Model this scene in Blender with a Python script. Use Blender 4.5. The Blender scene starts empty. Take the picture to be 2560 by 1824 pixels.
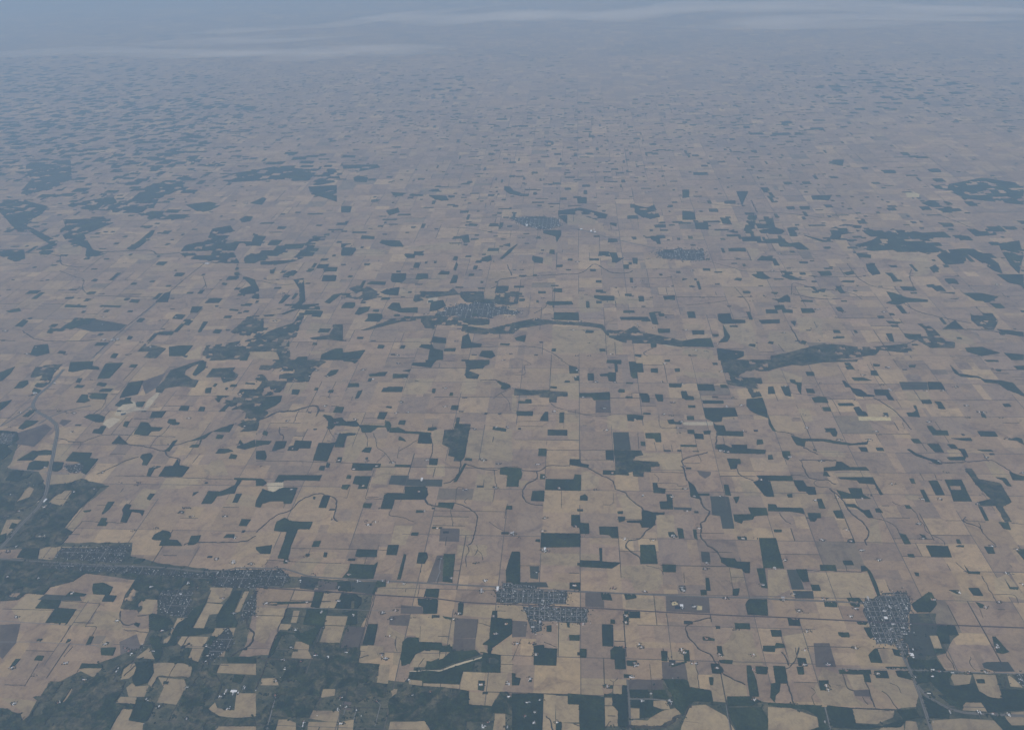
import bpy, bmesh, math, random
from mathutils import Vector, Matrix, noise
from mathutils.geometry import delaunay_2d_cdt

EXPOSURE = 0.08
HAZE_D = 1.7e-5
HAZE_C = (0.455, 0.675, 0.93)
CLOUD_D = 5.0e-4
ABS = 0.15

# ------------------------------------------------------------------ camera, sky, sun, exposure
C = bpy.context.scene.collection
SC = bpy.context.scene
W, HH = 2560, 1824                      # size of the photograph the tracing refers to
F = 2131.77                             # focal length in those pixels
ALT = 11925.0                           # metres above the farmland
PITCH, ROLL, YAW = 0.50700537, -0.03823285, 0.08453599
GX0, GY0, HALF = 0.00948034 * ALT, 1.57578081 * ALT, 804.67   # survey grid: origin and half-mile step
R = (Matrix.Rotation(YAW, 3, 'Z') @ Matrix.Rotation(math.pi / 2 - PITCH, 3, 'X') @ Matrix.Rotation(ROLL, 3, 'Z'))
cam = bpy.data.cameras.new('camera')
cam.sensor_width = 36.0
cam.lens = F / W * 36.0
cam.clip_start = 10.0
cam.clip_end = 2.0e6
co = bpy.data.objects.new('camera', cam)
co.matrix_world = Matrix.Translation((0, 0, ALT)) @ R.to_4x4()
C.objects.link(co)
SC.camera = co

SUN_EL, SUN_ROT = math.radians(46), math.radians(215)
world = bpy.data.worlds.new('World')
SC.world = world
world.use_nodes = True
wn = world.node_tree
sky = wn.nodes.new('ShaderNodeTexSky')
sky.sky_type = 'NISHITA'
sky.sun_disc = False
sky.sun_elevation = SUN_EL
sky.sun_rotation = SUN_ROT
wn.links.new(sky.outputs[0], wn.nodes['Background'].inputs[0])
wn.nodes['Background'].inputs[1].default_value = 0.09
sl = bpy.data.lights.new('sun', 'SUN')
sl.energy = 2.6
sl.angle = math.radians(0.5)
sl.color = (1.0, 0.95, 0.88)
so = bpy.data.objects.new('sun', sl)
sd = Vector((math.sin(SUN_ROT) * math.cos(SUN_EL), math.cos(SUN_ROT) * math.cos(SUN_EL), math.sin(SUN_EL)))
so.rotation_euler = sd.to_track_quat('Z', 'Y').to_euler()
so.location = (0, 0, 20000)
C.objects.link(so)
SC.view_settings.view_transform = 'Standard'
SC.view_settings.look = 'None'
SC.view_settings.exposure = EXPOSURE
SC.view_settings.gamma = 1.0
SC.cycles.use_denoising = True
SC.cycles.volume_bounces = 2
SC.cycles.max_bounces = 6
SC.cycles.transparent_max_bounces = 64

random.seed(11)
rnd = random.random
U = random.uniform


# survey of the ground, traced tile by tile
D_WOODS = """
T1
320,50 545,38 470,120 440,200 380,240 330,240 300,230 340,190 380,130 300,155 265,150
600,100 620,20 820,10 810,50 865,60 870,85 760,80 640,105
930,30 1085,25 960,160 855,165
125,250 175,190 245,180 250,210 200,245
0,110 130,60 90,120 20,180 0,185
280,280 300,245 365,265 340,290
0,375 105,350 60,400 0,445
200,495 265,440 300,455 245,500
665,195 690,160 725,160 700,200
850,220 870,195 940,205 920,235
670,370 720,300 775,305 770,340 790,355 740,375
780,320 830,290 950,295 920,345 800,340
1090,260 1130,200 1260,180 1210,300 1050,335
1010,400 1060,350 1140,350 1170,380 1080,390 1050,412
1200,370 1280,365 1250,410 1200,410
1370,250 1440,180 1500,90 1650,40 1780,0 1800,10 1700,50 1630,90 1620,130 1660,145 1680,165 1745,180 1710,240 1560,230 1450,250 1420,290 1370,280
1690,130 1760,20 1815,15 1800,80 1720,140
1810,150 1870,75 2070,65 2040,95 2095,130 2065,175 1960,200 1940,150
1800,290 1810,250 1860,240 1850,290
1870,230 1890,205 1910,210 1890,235
2020,235 2030,215 2085,215 2075,235
2155,210 2160,198 2240,205 2240,215
1975,260 1985,240 2005,245 1995,262
1920,455 1990,385 1910,370 1890,340 1905,312 2070,318 2115,258 2240,255 2270,305 2340,320 2310,400 2260,440 2350,450 2360,470 2280,530 2260,620 2120,628 2150,600 2060,562 2150,520 2165,460 2130,440 2100,430
1315,510 1340,455 1460,450 1420,505
1570,440 1595,400 1665,405 1650,445
1740,450 1760,410 1805,415 1790,450
1470,550 1485,520 1545,518 1545,545 1580,550 1570,568 1520,570
735,500 790,475 860,475 925,500 905,545 840,545
1080,580 1100,540 1138,540 1115,588
810,640 830,610 870,605 890,580 935,580 895,650
1175,650 1240,545 1300,550 1330,588 1430,592 1400,625 1330,625 1300,665
160,600 230,530 340,535 290,570 200,610
980,735 1045,665 1130,740
150,880 290,795 330,800 400,790 455,795 450,832 340,835 290,880
575,885 640,808 810,815 785,862 865,868 755,1005 715,985 740,930 690,895
235,965 260,905 300,885 430,890 425,930 350,965
460,975 465,895 560,898 540,960 500,980
45,1055 110,970 210,970 180,1030 280,1000 250,1030 150,1070
0,1080 80,1082 190,1130 215,1155 140,1250 260,1210 330,1095 400,1110 380,1190 300,1270 160,1330 0,1400
440,1105 540,1100 725,1040 690,1080 720,1110 965,1105 880,1120 840,1180 770,1240 690,1310 570,1470 640,1510 560,1600 500,1640 80,1640 340,1320 400,1300 550,1285 620,1180 640,1145 570,1140 520,1190 470,1200 415,1240
80,1480 110,1430 150,1440 120,1480
0,1540 60,1520 40,1590 0,1610
0,620 150,630 170,700 60,760 110,800 30,870 0,880
1230,855 1250,830 1320,818 1345,838 1290,925 1245,920 1260,885
1395,1020 1450,935 1520,930 1560,870 1580,925 1665,940 1600,1025
1290,1018 1310,950 1390,930 1415,935 1355,960 1325,1018
895,1350 950,1245 1005,1245 960,1310 910,1350
1075,1310 1110,1265 1155,1270 1135,1310 1270,1320 1250,1370 1225,1340 1160,1330 1110,1430 1060,1420 1085,1350
855,1455 895,1385 940,1390 925,1420 945,1430 930,1455
1290,1220 1320,1172 1360,1175 1320,1230
1335,1570 1360,1530 1430,1495 1490,1505 1500,1540 1480,1575 1560,1580 1600,1630 1400,1630 1420,1580 1350,1580
1650,1624 1680,1545 1765,1540 1740,1600 1700,1624
1770,1260 1835,1150 1930,1155 2000,1130 2065,1095 2090,1050 2125,1055 2080,1120 2060,1170 1980,1180 1950,1190 1910,1195 1860,1262
2045,1250 2075,1175 2125,1175 2085,1252
2055,1050 2060,1035 2250,1040 2250,1055
2100,1455 2125,1395 2205,1400 2165,1458
1965,1560 1990,1530 2060,1530 2060,1560
1895,820 1925,780 2010,780 2050,800 1970,820
2010,865 2030,825 2085,835 2070,868
1895,690 1910,655 1970,658 1950,692
2080,770 2110,700 2140,740 2240,700 2250,760 2150,785
1880,630 1930,600 2055,565 2015,632
1670,712 1860,632 1800,690 1700,710
1665,765 1690,745 1750,740 1760,705 1775,700 1740,768
1440,800 1480,770 1520,715 1560,700 1490,800
730,1325 800,1315 790,1330 740,1335
1560,1345 1580,1325 1620,1330 1610,1350
1690,1195 1700,1165 1745,1157 1720,1175
T2
150,0 560,0 620,15 560,50 490,110 465,190 270,195 225,300 90,318 60,305 0,300 0,180 20,130 60,125 110,185 190,180 210,130 320,100 200,95 30,85 20,50 130,50
90,325 230,312 215,365 170,400 60,450 0,460 0,410 60,400
310,300 320,258 385,260 370,305
620,130 660,90 725,85 700,125 640,145
510,265 520,243 548,245 540,266
630,285 645,262 685,265 670,288
760,0 900,0 870,30 840,15 770,10
1365,45 1380,25 1490,22 1490,0 1590,0 1560,30 1540,65 1480,60 1400,50
1290,95 1360,80 1345,105
990,125 1050,120 1080,108 1155,105 1130,140 1000,145
1200,160 1205,122 1340,125 1325,155
805,238 815,205 905,205 905,235
1100,280 1120,245 1150,245 1160,235 1295,235 1280,280
870,340 895,275 935,265 900,335
680,460 700,412 775,412 755,465
1065,515 1085,458 1155,458 1125,522
1545,288 1550,250 1578,252 1572,290
1710,435 1720,398 1780,400 1775,440
585,490 600,480 660,490 680,515 755,505 790,540 880,535 910,570 890,585 770,575 700,575 665,608 630,605 635,545 620,515
900,575 940,570 1130,578 1135,540 1165,535 1190,570 1180,600 1160,632 1140,590 1070,590 1010,635 930,635 920,600
1180,600 1250,590 1310,620 1300,640 1170,635
1300,625 1420,630 1540,640 1540,655 1300,642
700,720 730,650 820,640 880,645 870,660 800,665 775,735 770,765 690,765
500,880 550,728 650,730 700,722 680,760 625,890
1250,565 1262,530 1315,530 1305,568
1505,620 1515,595 1580,590 1590,605 1550,620
1755,560 1765,505 1790,505 1785,560 1885,565 1880,605 1870,640 1835,840 1820,870 1800,890 1740,885 1745,850 1690,840 1700,770 1635,740 1655,615 1740,610 1745,580
1420,730 1435,650 1530,650 1545,720 1540,735
55,650 70,620 105,630 95,665
1250,700 1260,670 1300,690 1320,715
930,805 960,770 1015,768 1000,815
140,795 175,712 270,712 250,770 160,798
275,795 290,760 330,750 345,705 490,712 475,775 380,775 365,795
0,705 135,712 115,740 60,745 0,760
0,800 80,795 95,850 80,880 0,870
550,965 565,930 605,930 600,970
610,940 625,900 650,910 640,940
705,895 720,855 755,855 745,898
840,965 850,905 1100,912 1085,945 1030,945 1020,968 900,970
1520,920 1525,865 1600,865 1590,922
960,870 965,855 985,855 980,872
165,1070 200,1010 580,1012 555,1060 420,1055 250,1055 230,1075
0,1040 60,1045 95,1080 60,1105 0,1105
-10,1290 0,1240 60,1130 110,1150 150,1160 190,1140 240,1120 365,1120 310,1260 245,1260 240,1240 130,1240 60,1260 40,1295
790,1040 805,1010 840,1015 830,1042
850,1085 870,1020 1010,1022 990,1080 975,1130 895,1130 905,1095
750,1130 760,1095 830,1095 800,1138
550,1295 590,1190 650,1195 615,1298
935,1295 950,1258 1020,1260 1005,1300
1095,1305 1130,1180 1160,1170 1305,1172 1310,1110 1490,1110 1515,1180 1480,1225 1220,1225 1195,1308
1600,1290 1605,1250 1745,1255 1725,1310 1690,1300
155,1500 180,1420 250,1385 320,1415 400,1420 500,1420 470,1485 370,1485 310,1624 280,1750 190,1740 235,1624 270,1510
490,1640 510,1590 570,1590 550,1640
500,1220 505,1200 525,1205 515,1222
1835,0 2055,0 2050,40 2010,50 1990,75 1890,80 1870,95 1960,130 1950,165 1850,160 1835,130 1850,60
2150,250 2160,225 2110,185 2230,215 2240,240 2190,262
2080,610 2085,585 2200,605 2195,630 2110,615
1830,880 1840,860 1900,865 1895,885
1215,935 1225,918 1360,922 1355,940
1405,1340 1410,1318 1480,1320 1475,1338
1360,1540 1370,1515 1430,1515 1420,1542
2195,1310 2200,1280 2250,1280 2250,1312
1735,1070 1770,1020 1830,910 1850,910 1800,1000 1760,1070
1140,415 1150,405 1195,408 1190,425
1545,1480 1550,1465 1640,1468 1630,1482
T3
830,25 835,0 960,0 960,35
1340,0 1390,0 1385,15 1340,12
1025,15 1090,18 1105,160 1065,160 1045,140
500,45 570,65 585,115 505,118
1218,75 1280,72 1282,112 1222,108
1428,75 1475,75 1475,102 1435,102
662,118 718,118 720,180 665,178
770,125 840,118 850,108 915,110 910,188 850,185 840,142 780,142
545,145 590,140 590,182 550,180
1378,208 1490,210 1488,240 1382,238
1625,210 1770,212 1785,270 1635,265
1830,218 1880,215 1898,245 1835,243
1830,0 2250,0 2250,95 2180,95 2050,95 2040,110 2000,125 1990,150 2190,160 2205,225 2140,225 2180,290 2200,320 2110,330 2060,240 1900,215 1860,110
2060,345 2200,330 2240,440 2250,510 2140,470 2090,440 2060,400
18,290 25,250 150,265 330,265 335,275 485,280 488,318 395,320 392,372 330,370 325,330 245,325 240,308 20,308
52,375 60,362 110,362 125,345 170,345 172,380 60,380
590,290 700,290 860,280 862,352 720,352 700,325 595,325
930,272 945,255 990,258 990,285 940,285
1120,290 1190,295 1208,320 1210,370 1145,370 1130,330
1255,300 1325,305 1328,365 1280,360 1262,325
1482,275 1530,272 1550,315 1595,320 1600,350 1530,350 1495,330
1545,398 1612,398 1612,418 1550,418
1672,355 1855,358 1860,382 1680,382
1680,420 1960,420 1985,495 1850,500 1840,540 1770,545 1700,510
1770,548 1790,570 1865,575 1880,625 2030,627 2035,670 1900,665 1800,660 1805,640 1775,590
38,450 185,450 182,490 42,488
245,530 255,505 290,455 318,455 318,535
415,550 418,460 458,460 455,550
1010,478 1075,480 1155,490 1150,525 1075,525 1070,538 1015,532
1535,492 1598,492 1600,525 1540,525
1365,530 1420,520 1430,545 1490,545 1490,565 1380,560
1540,615 1600,615 1605,645 1680,650 1685,695 1610,690 1600,650 1545,645
1680,625 1745,620 1745,650 1690,652
312,612 485,615 485,662 315,660
895,790 1135,795 1155,835 1090,845 1060,880 1150,888 1285,895 1300,930 1220,940 1215,985 1160,980 1155,1025 1065,1020 1060,980 1025,985 1025,1012 915,1005
822,795 893,795 895,880 825,875
1170,642 1305,642 1312,720 1265,720 1250,690 1175,685
1130,718 1172,718 1172,755 1132,752
228,840 235,778 305,778 300,843
505,920 508,870 600,872 605,905 675,920 670,948 600,935
797,1005 800,968 912,970 912,1008
0,945 75,950 90,1000 80,1040 60,1050 55,1110 0,1110 -50,1110 -40,1010 -110,1000 -105,945
245,1045 250,1000 290,1005 288,1045
290,1140 295,1045 540,1048 550,1005 608,1008 605,1148
165,1235 180,1150 285,1148 280,1240
1235,1078 1275,1078 1285,1120 1350,1130 1345,1172 1245,1165
595,1230 600,1195 640,1180 665,1200 665,1235
1355,1180 1405,1180 1415,1310 1305,1308 1295,1245 1365,1240
1140,1320 1180,1320 1240,1340 1345,1340 1340,1355 1265,1360 1260,1430 1230,1470 1140,1470 1125,1430 1010,1425 1010,1412 1140,1410
925,1330 975,1325 975,1350 930,1350
930,1375 995,1378 990,1410 940,1425
520,1360 595,1362 600,1430 675,1435 678,1525 600,1525 590,1470 520,1455
765,1462 930,1465 935,1565 880,1562 850,1535 770,1530
255,1520 600,1525 600,1640 250,1645
1450,1475 1500,1480 1515,1565 1465,1565
1590,1490 1620,1490 1630,1580 1600,1560
1545,1060 1600,1100 1640,1180 1665,1225 1570,1200 1560,1130
1860,1095 1900,1095 1925,1190 1875,1185
1640,1172 1735,1172 1735,1190 1650,1190
1890,865 2005,870 2010,910 1980,915 1975,955 1920,958
2150,1015 2250,1015 2250,1200 2220,1190 2170,1130 2120,1070 2180,1050
2075,1295 2235,1300 2250,1360 2130,1370 2120,1400 2030,1410 2020,1435 1955,1415 1945,1355 2100,1355
1945,1205 2000,1200 1985,1240 1970,1260
1790,745 1860,740 1930,770 1930,745 2060,745 2070,780 2230,790 2225,825 2020,820 1870,815 1800,780
2150,700 2200,700 2210,735 2150,745
1480,745 1625,748 1625,762 1485,760
1980,1550 2060,1550 2065,1580 1985,1575
1370,1510 1420,1510 1455,1560 1380,1550
205,1590 210,1575 245,1575 245,1598
1000,205 1005,198 1065,198 1060,210
995,330 1000,320 1060,322 1060,332
1150,478 1155,463 1218,465 1218,478
335,245 340,232 395,235 390,250
460,195 465,182 510,183 508,197
T4
0,0 0,95 80,70 210,42 300,50 480,20 640,15 780,15 790,0
330,105 400,105 410,138 345,138
678,55 740,52 760,82 695,82
735,155 840,155 910,180 760,182
900,92 950,92 975,138 905,132
920,35 985,40 980,55 930,55
1235,45 1300,45 1290,65 1240,62
650,180 670,180 740,245 820,260 870,300 940,310 930,320 820,322 770,310 720,240 680,235
930,258 1055,262 1075,305 1110,355 1060,350 1035,312 945,308
1402,192 1520,195 1555,258 1412,260
1600,45 1680,120 1850,145 1900,170 2050,180 2150,200 2250,300 2250,320 2180,290 2100,260 2020,205 1900,195 1870,160 1700,145 1640,115
1460,362 1520,368 1560,432 1500,428 1490,395
1900,0 2020,0 2030,15 1930,15
2060,385 2120,385 2140,410 2080,410
2160,55 2250,50 2250,85 2190,80
2000,80 2050,85 2050,100 2010,98
0,235 45,232 65,295 0,298
110,232 185,235 205,320 150,310
190,172 235,175 245,195 295,200 290,300 265,270 250,215 200,195
332,252 395,255 415,290 345,288
385,335 440,320 510,330 530,375 410,372
475,415 545,415 555,448 490,448
610,380 740,378 760,402 625,402
750,418 800,410 830,450 860,455 880,492 790,488
1215,462 1280,460 1300,440 1275,400 1300,400 1335,500 1235,495
1010,465 1050,465 1060,490 1025,495
1395,580 1440,580 1480,618 1575,620 1590,660 1450,658
1840,625 1990,628 2020,672 1870,670
1870,470 1905,475 1920,510 1880,500
495,600 590,600 610,640 600,670 570,670 550,635 510,620
200,660 300,690 500,695 610,715 740,735 860,720 890,690 870,740 720,748 600,735 480,712 330,712 320,760 250,745
0,480 30,560 70,625 40,620 5,560
120,800 190,800 200,850 175,880 130,850
0,835 35,835 45,870 0,875
795,765 865,768 880,805 820,802
945,770 1010,772 1020,798 960,795
1255,695 1320,692 1350,730 1285,728
1400,738 1500,740 1545,810 1470,808
1575,740 1640,742 1670,780 1730,785 1760,850 1720,850 1690,800 1670,782 1610,778
1610,688 1780,685 1800,710 1720,708
1840,788 1960,788 1980,805 1880,800
1570,855 1740,850 1730,880 1600,880
1220,785 1240,780 1300,820 1400,860 1480,880 1530,915 1480,915 1420,880 1300,840
600,890 650,895 720,940 860,940 890,970 740,965 620,968 490,975 490,945 590,935
490,980 520,985 545,1022 485,1015
0,1015 210,1018 220,1062 0,1060
220,1055 310,1058 340,1110 410,1115 425,1180 360,1182 330,1155 270,1150 240,1100
0,1065 20,1065 55,1200 0,1200
165,1180 210,1175 215,1205 175,1205
615,1030 920,1030 945,1080 1010,1180 985,1185 935,1090 800,1080 780,1055 640,1045
705,1125 820,1128 835,1180 900,1215 650,1215 600,1140 640,1150 730,1180
430,1220 470,1218 505,1305 450,1300
0,1265 70,1270 80,1295 300,1300 320,1350 200,1330 0,1325
345,1345 460,1345 465,1385 430,1388 410,1418 370,1415
570,1325 640,1320 665,1390 605,1388
680,1265 760,1265 800,1300 840,1320 890,1315 925,1385 880,1385 840,1345 780,1300 700,1285
940,1305 980,1302 1010,1340 950,1335
1200,1275 1240,1275 1262,1305 1215,1302
1240,1040 1280,1040 1295,1085 1260,1080
1410,1060 1490,1062 1555,1185 1475,1185
1335,1140 1370,1140 1425,1245 1385,1245
1550,1050 1700,1050 1790,1240 1630,1240 1600,1150 | 1595,1105 1690,1105 1700,1140 1610,1140
1730,955 1790,955 1850,1045 2040,1080 2140,1245 2060,1290 2140,1420 2080,1420 2000,1280 1850,1280 1840,1250 1960,1220 1830,1095
2120,980 2200,1010 2250,1020 2250,1055 2150,1055
2000,1030 2090,1040 2140,1110 2100,1105 2060,1055
1850,1285 1880,1290 1940,1410 1910,1410
2030,1425 2110,1425 2135,1490 2070,1480
2110,700 2180,680 2230,690 2250,745 2190,710
1150,1520 1210,1535 1255,1615 1200,1615
700,1575 750,1570 765,1605 710,1605
1650,1575 1680,1575 1700,1615 1665,1610
1330,1530 1380,1540 1385,1570
50,1490 120,1490 120,1510 55,1510
680,1490 715,1492 710,1505 685,1505
T5
0,140 400,152 750,190 1205,225 1205,285 750,250 640,320 440,370 390,435 230,425 150,485 0,490
1205,225 1860,265 2250,275 2250,345 2250,385 1870,368 1810,500 1700,560 1630,520 1420,480 1280,470 1220,600 1200,570 1060,560 1100,440 1205,285
1700,560 1810,500 1690,730 1890,735 1870,770 1700,795 1560,800 1510,780 1560,690 1640,640
310,555 370,478 540,485 510,550 480,560
390,695 490,550 670,565 580,705
810,390 820,340 910,330 990,370 960,440 820,430
895,495 925,440 1025,445 995,498
570,450 620,410 760,430 740,450
755,875 790,800 825,805 790,880
885,905 1020,900 990,970 890,965
300,1010 330,970 385,975 365,1015
75,1090 140,1000 180,1000 130,1060
700,1085 720,1040 900,1050 900,1080 740,1080
1180,700 1195,680 1230,690 1215,720
320,845 335,825 375,825 350,850
580,860 600,825 625,830 602,862
0,1430 60,1440 150,1490 200,1540 260,1500 330,1370 280,1330 360,1330 440,1200 600,1200 640,1160 700,1150 740,1170 900,1150 1060,1040 1180,1010 1160,1030 1070,1100 1050,1190 1100,1200 1060,1300 1010,1385 1200,1400 1170,1440 1070,1440 960,1640 0,1640 | 540,1390 635,1245 640,1260 620,1310 570,1380
1180,1030 1340,1020 1350,1120 1300,1210 1190,1240 1160,1180 1200,1080
1200,1350 1360,1390 1340,1450 1300,1540 1250,1560 1130,1530 1180,1440
1310,620 1340,600 1420,620 1500,650 1530,700 1500,780 1560,800 1550,880 1430,900 1420,980 1560,970 1640,900 1690,900 1650,990 1740,1030 1830,1000 1840,1050 1920,1060 1900,1130 1950,1240 1900,1350 1830,1420 1850,1480 2000,1520 2250,1510 2250,1590 1920,1590 1880,1640 1600,1640 1640,1480 1550,1460 1600,1330 1640,1200 1620,1180 1680,1150 1690,1060 1620,1035 1360,1025 1360,960 1330,880 1310,770
1790,930 1850,800 1940,810 1930,850 1990,870 1980,890 1850,910 1830,1000 1770,1020
1900,640 1940,560 2060,400 2130,400 2050,600 2090,680 2080,720 1900,720
1990,990 2130,980 2250,990 2250,1040 2000,1030
2040,1200 2060,1140 2150,1145 2120,1210
200,30 350,30 330,120 150,110
1180,130 1230,120 1280,120 1230,160 1170,165
T6
0,20 140,0 125,78 40,75 0,40
870,98 890,40 1065,42 1060,105 900,105
1145,85 1160,0 1255,0 1235,88
760,285 810,225 830,165 1035,175 1070,150 1030,295 960,298
1065,315 1140,330 1140,365 1060,370 1040,435 1020,430
720,400 715,325 830,320 840,410
1240,300 1300,80 1320,85 1270,300
1410,160 1430,65 1500,65 1510,110 1480,165
1650,80 1750,80 1725,330 1640,322
2195,230 2220,140 2250,60 2320,60 2320,340 2200,340
1475,455 1495,385 1610,385 1600,462
1420,470 1600,475 1590,600 1470,605 1465,540 1425,525
1780,495 1825,497 1815,610 1770,600
480,545 520,410 590,415 550,550
690,550 760,420 870,430 900,450 930,460 925,510 890,560 860,560 870,490 840,490 830,560 750,560 700,555
410,700 450,560 640,560 610,640 600,700 560,740 500,860 470,880 380,840 370,780 540,720 540,700
790,700 810,620 760,600 850,570 890,580 880,700
935,870 985,695 1070,695 1035,880
105,990 200,760 300,770 370,780 230,785 150,960
470,870 550,855 740,862 740,905 900,900 920,930 900,1035 1080,1045 1065,1210 1160,1220 1210,1260 1160,1340 1000,1320 900,1380 760,1370 700,1340 700,1255 580,1255 560,1340 500,1450 460,1540 370,1560 200,1520 160,1640 90,1640 0,1640 0,1490 155,1360 130,1280 220,1240 230,1160 300,1040 500,1005 510,940 460,930
1290,850 1330,810 1430,815 1435,850 1630,860 1640,890 1720,895 1720,935 1620,940 1610,920 1490,915 1400,960 1350,1040 1280,1060 1270,1000
1340,1170 1350,1120 1500,1105 1620,1112 1760,1065 1985,995 2000,950 1970,940 2030,950 2150,965 2145,1120 1980,1115 1985,1020 1920,1030 1910,1100 1820,1110 1790,1220 1680,1210 1470,1210 1460,1190 | 2040,990 2090,985 2140,1020 2110,1045 2040,1035
1720,930 1830,935 1930,920 1975,960 1730,1035 1620,1085 1545,1090 1490,1085 1500,1018 1550,1022 1640,1000
1170,1350 1300,1260 1460,1240 1640,1250 1870,1285 1870,1400 2070,1415 2150,1290 2210,1290 2250,1340 2250,1500 2190,1480 2090,1470 2040,1550 1850,1550 1840,1640 1540,1640 1480,1540 1400,1540 1180,1540 1160,1400
2065,640 2080,580 2120,580 2120,640 2250,650 2250,780 2080,900 2060,960 2040,960 2035,880 1990,870 2050,830
1955,1190 2010,1195 2000,1280 1950,1270
640,500 600,500 80,500 190,505 185,530 100,525
240,160 250,120 285,125 275,160
590,105 600,65 628,68 618,105
330,790 380,830 400,800 370,740
1640,625 1660,630 1740,640 1740,655 1660,645
T7
765,28 790,28 790,145 955,155 880,205 595,190 598,135 770,140
505,385 508,330 600,330 598,392
1320,170 1440,175 1440,238 1325,235
1830,110 1960,120 1975,145 2090,150 2090,245 2045,245 2020,210 1900,190 1840,150
2150,205 2220,205 2245,380 2190,370
1125,0 1255,0 1280,165 1130,165
2170,-60 2320,-60 2390,205 2210,200
1700,290 1730,290 1745,400 1705,400
1655,395 1710,395 1710,440 1660,440
1940,390 2000,380 1990,440 1940,445
2050,520 2080,475 2240,478 2250,620 2070,610
780,415 860,420 880,485 790,480
985,430 1090,432 1095,465 1000,480
1030,582 1125,585 1125,640 1030,640
865,655 905,655 905,690 865,690
790,698 885,700 890,890 795,885
865,925 900,890 990,895 1000,1090 905,1088 900,1005 865,1000
595,912 655,912 652,990 598,988
500,790 595,792 592,838 505,835
480,680 505,680 505,725 485,720
305,710 345,705 345,760 305,760
190,885 280,875 285,905 395,910 388,1058 190,1052
1675,805 1710,805 1780,825 1780,840 1680,835
1800,888 1840,890 1855,975 1810,972
1310,930 1365,932 1365,1020 1315,1015
1500,925 1555,925 1562,1020 1515,1018
1520,1180 1550,1200 1560,1250 1640,1260 1750,1280 1765,1380 1600,1370 1560,1400 1500,1500 1430,1420 1400,1300 1330,1180
1030,1272 1190,1272 1210,1340 1100,1345 1040,1345
1240,1272 1340,1272 1380,1350 1240,1345
1040,1362 1240,1362 1240,1420 1330,1450 1220,1510 1130,1520 1120,1430 1040,1420
970,1235 1015,1240 1018,1600 980,1600 930,1590 930,1460 880,1400 880,1330 805,1330 810,1310 965,1310
490,1305 810,1332 815,1640 595,1640 590,1400 490,1395
0,1305 275,1310 265,1640 0,1640
0,1125 30,1130 30,1160 75,1170 60,1230 0,1230
140,1165 170,1165 170,1200 145,1200
790,1228 885,1232 885,1260 830,1258
1005,1015 1100,1015 1080,1060 1010,1060
980,1135 1060,1140 1060,1170 985,1165
1745,1040 1820,1045 1850,1100 1840,1130 1760,1125
1820,1010 1940,1012 1935,1045 1830,1035
1730,1160 1770,1165 1765,1230 1740,1230
1955,685 2090,690 2092,738 1965,735
2250,885 2310,885 2320,860 2390,870 2400,900 2315,905 2310,938 2250,935 2205,930 2205,885
1890,1330 2090,1330 2190,1370 2110,1410 1900,1410
1890,1430 2190,1425 2250,1520 2250,1640 1980,1640 1910,1500
1400,1060 1530,1020 1540,1030 1400,1075
385,1560 435,1560 435,1640 385,1640
985,580 1025,582 1025,700 985,690
2140,1065 2250,1070 2240,1135 2150,1130
2060,1060 2100,1060 2150,1200 2170,1330 2090,1330 2070,1200
T8
1388,5 1580,10 1615,108 1435,105
1225,80 1280,80 1288,110 1235,105
1898,15 1975,20 1995,75 1935,75
2175,40 2260,35 2260,140
655,138 735,138 755,175 670,175
455,175 590,178 605,228 460,225
245,215 340,215 360,320 305,325 280,290
375,350 445,352 465,402 390,400
490,500 600,495 610,545 500,540
690,465 800,465 830,500 800,545 730,530
815,185 850,185 900,230 950,330 1000,480 970,470 920,340 870,225 820,235
1285,240 1325,245 1330,272 1300,270
1725,175 1770,235 1865,235 1860,255 1760,250
2080,300 2130,370 2200,372 2195,392 2125,385
1760,378 1850,378 1890,445 1805,442
1590,395 1680,395 1690,430 1660,430
1825,500 1900,525 1920,555 1860,550
1260,520 1410,415 1440,420 1485,520 1430,590 1310,590 1280,560
1490,705 1640,705 1675,790 1590,790 1600,865 1525,865 1480,780
1190,980 1290,1000 1390,1015 1480,1000 1540,1080 1580,1110 1600,1230 1660,1240 1650,1280 1560,1320 1470,1250 1430,1200 1300,1220 1240,1060
1450,910 1550,915 1565,950 1470,950
170,640 275,645 285,710 185,705
20,745 115,748 122,803 35,803
780,675 880,680 860,700 790,695
615,768 710,768 718,808 650,808 620,790
840,725 925,725 940,800 900,820 880,800
880,965 940,910 960,910 1005,1035 905,1030
1090,910 1180,930 1240,970 1210,990 1110,965
1030,1070 1220,1070 1230,1090 1040,1090
930,1105 1045,1105 1065,1170 950,1165
1120,1105 1240,1105 1290,1190 1140,1155
620,1095 900,1097 910,1135 890,1130 905,1205 850,1200 835,1135 630,1130
445,1192 530,1190 535,1275 460,1275
255,990 330,995 345,1065 270,1060
250,1070 310,1070 320,1135 265,1135
45,1062 150,1065 175,1215 110,1215 100,1290 70,1320 60,1380 20,1340 25,1215 65,1210
200,1400 520,1410 740,1432 775,1575 1000,1590 1190,1530 1130,1450 1300,1440 1330,1510 1200,1550 1170,1600 1000,1600 880,1615 560,1600 450,1640 440,1510 330,1450
1330,1310 1480,1390 1600,1460 1590,1520 1400,1520
1500,1320 1560,1320 1660,1240 1810,1210 1860,1290 1950,1340 2070,1350 2040,1270 2250,1270 2250,1450 1930,1470 1880,1380 1730,1380 1700,1440 1600,1400
1825,1178 1900,1180 1910,1215 1840,1210
1970,805 2000,805 2060,880 2120,940 2070,955 2010,945 1985,870
1930,1470 2060,1480 2140,1590 2250,1590 2250,1640 2080,1640 1980,1530
0,1385 230,1395 200,1400 300,1440 0,1405
370,1624 450,1600 560,1610 560,1640 360,1640
1650,12 1680,0 1725,5 1720,20
0,885 60,885 70,860 140,870 150,900 65,905 60,938 0,935
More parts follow.
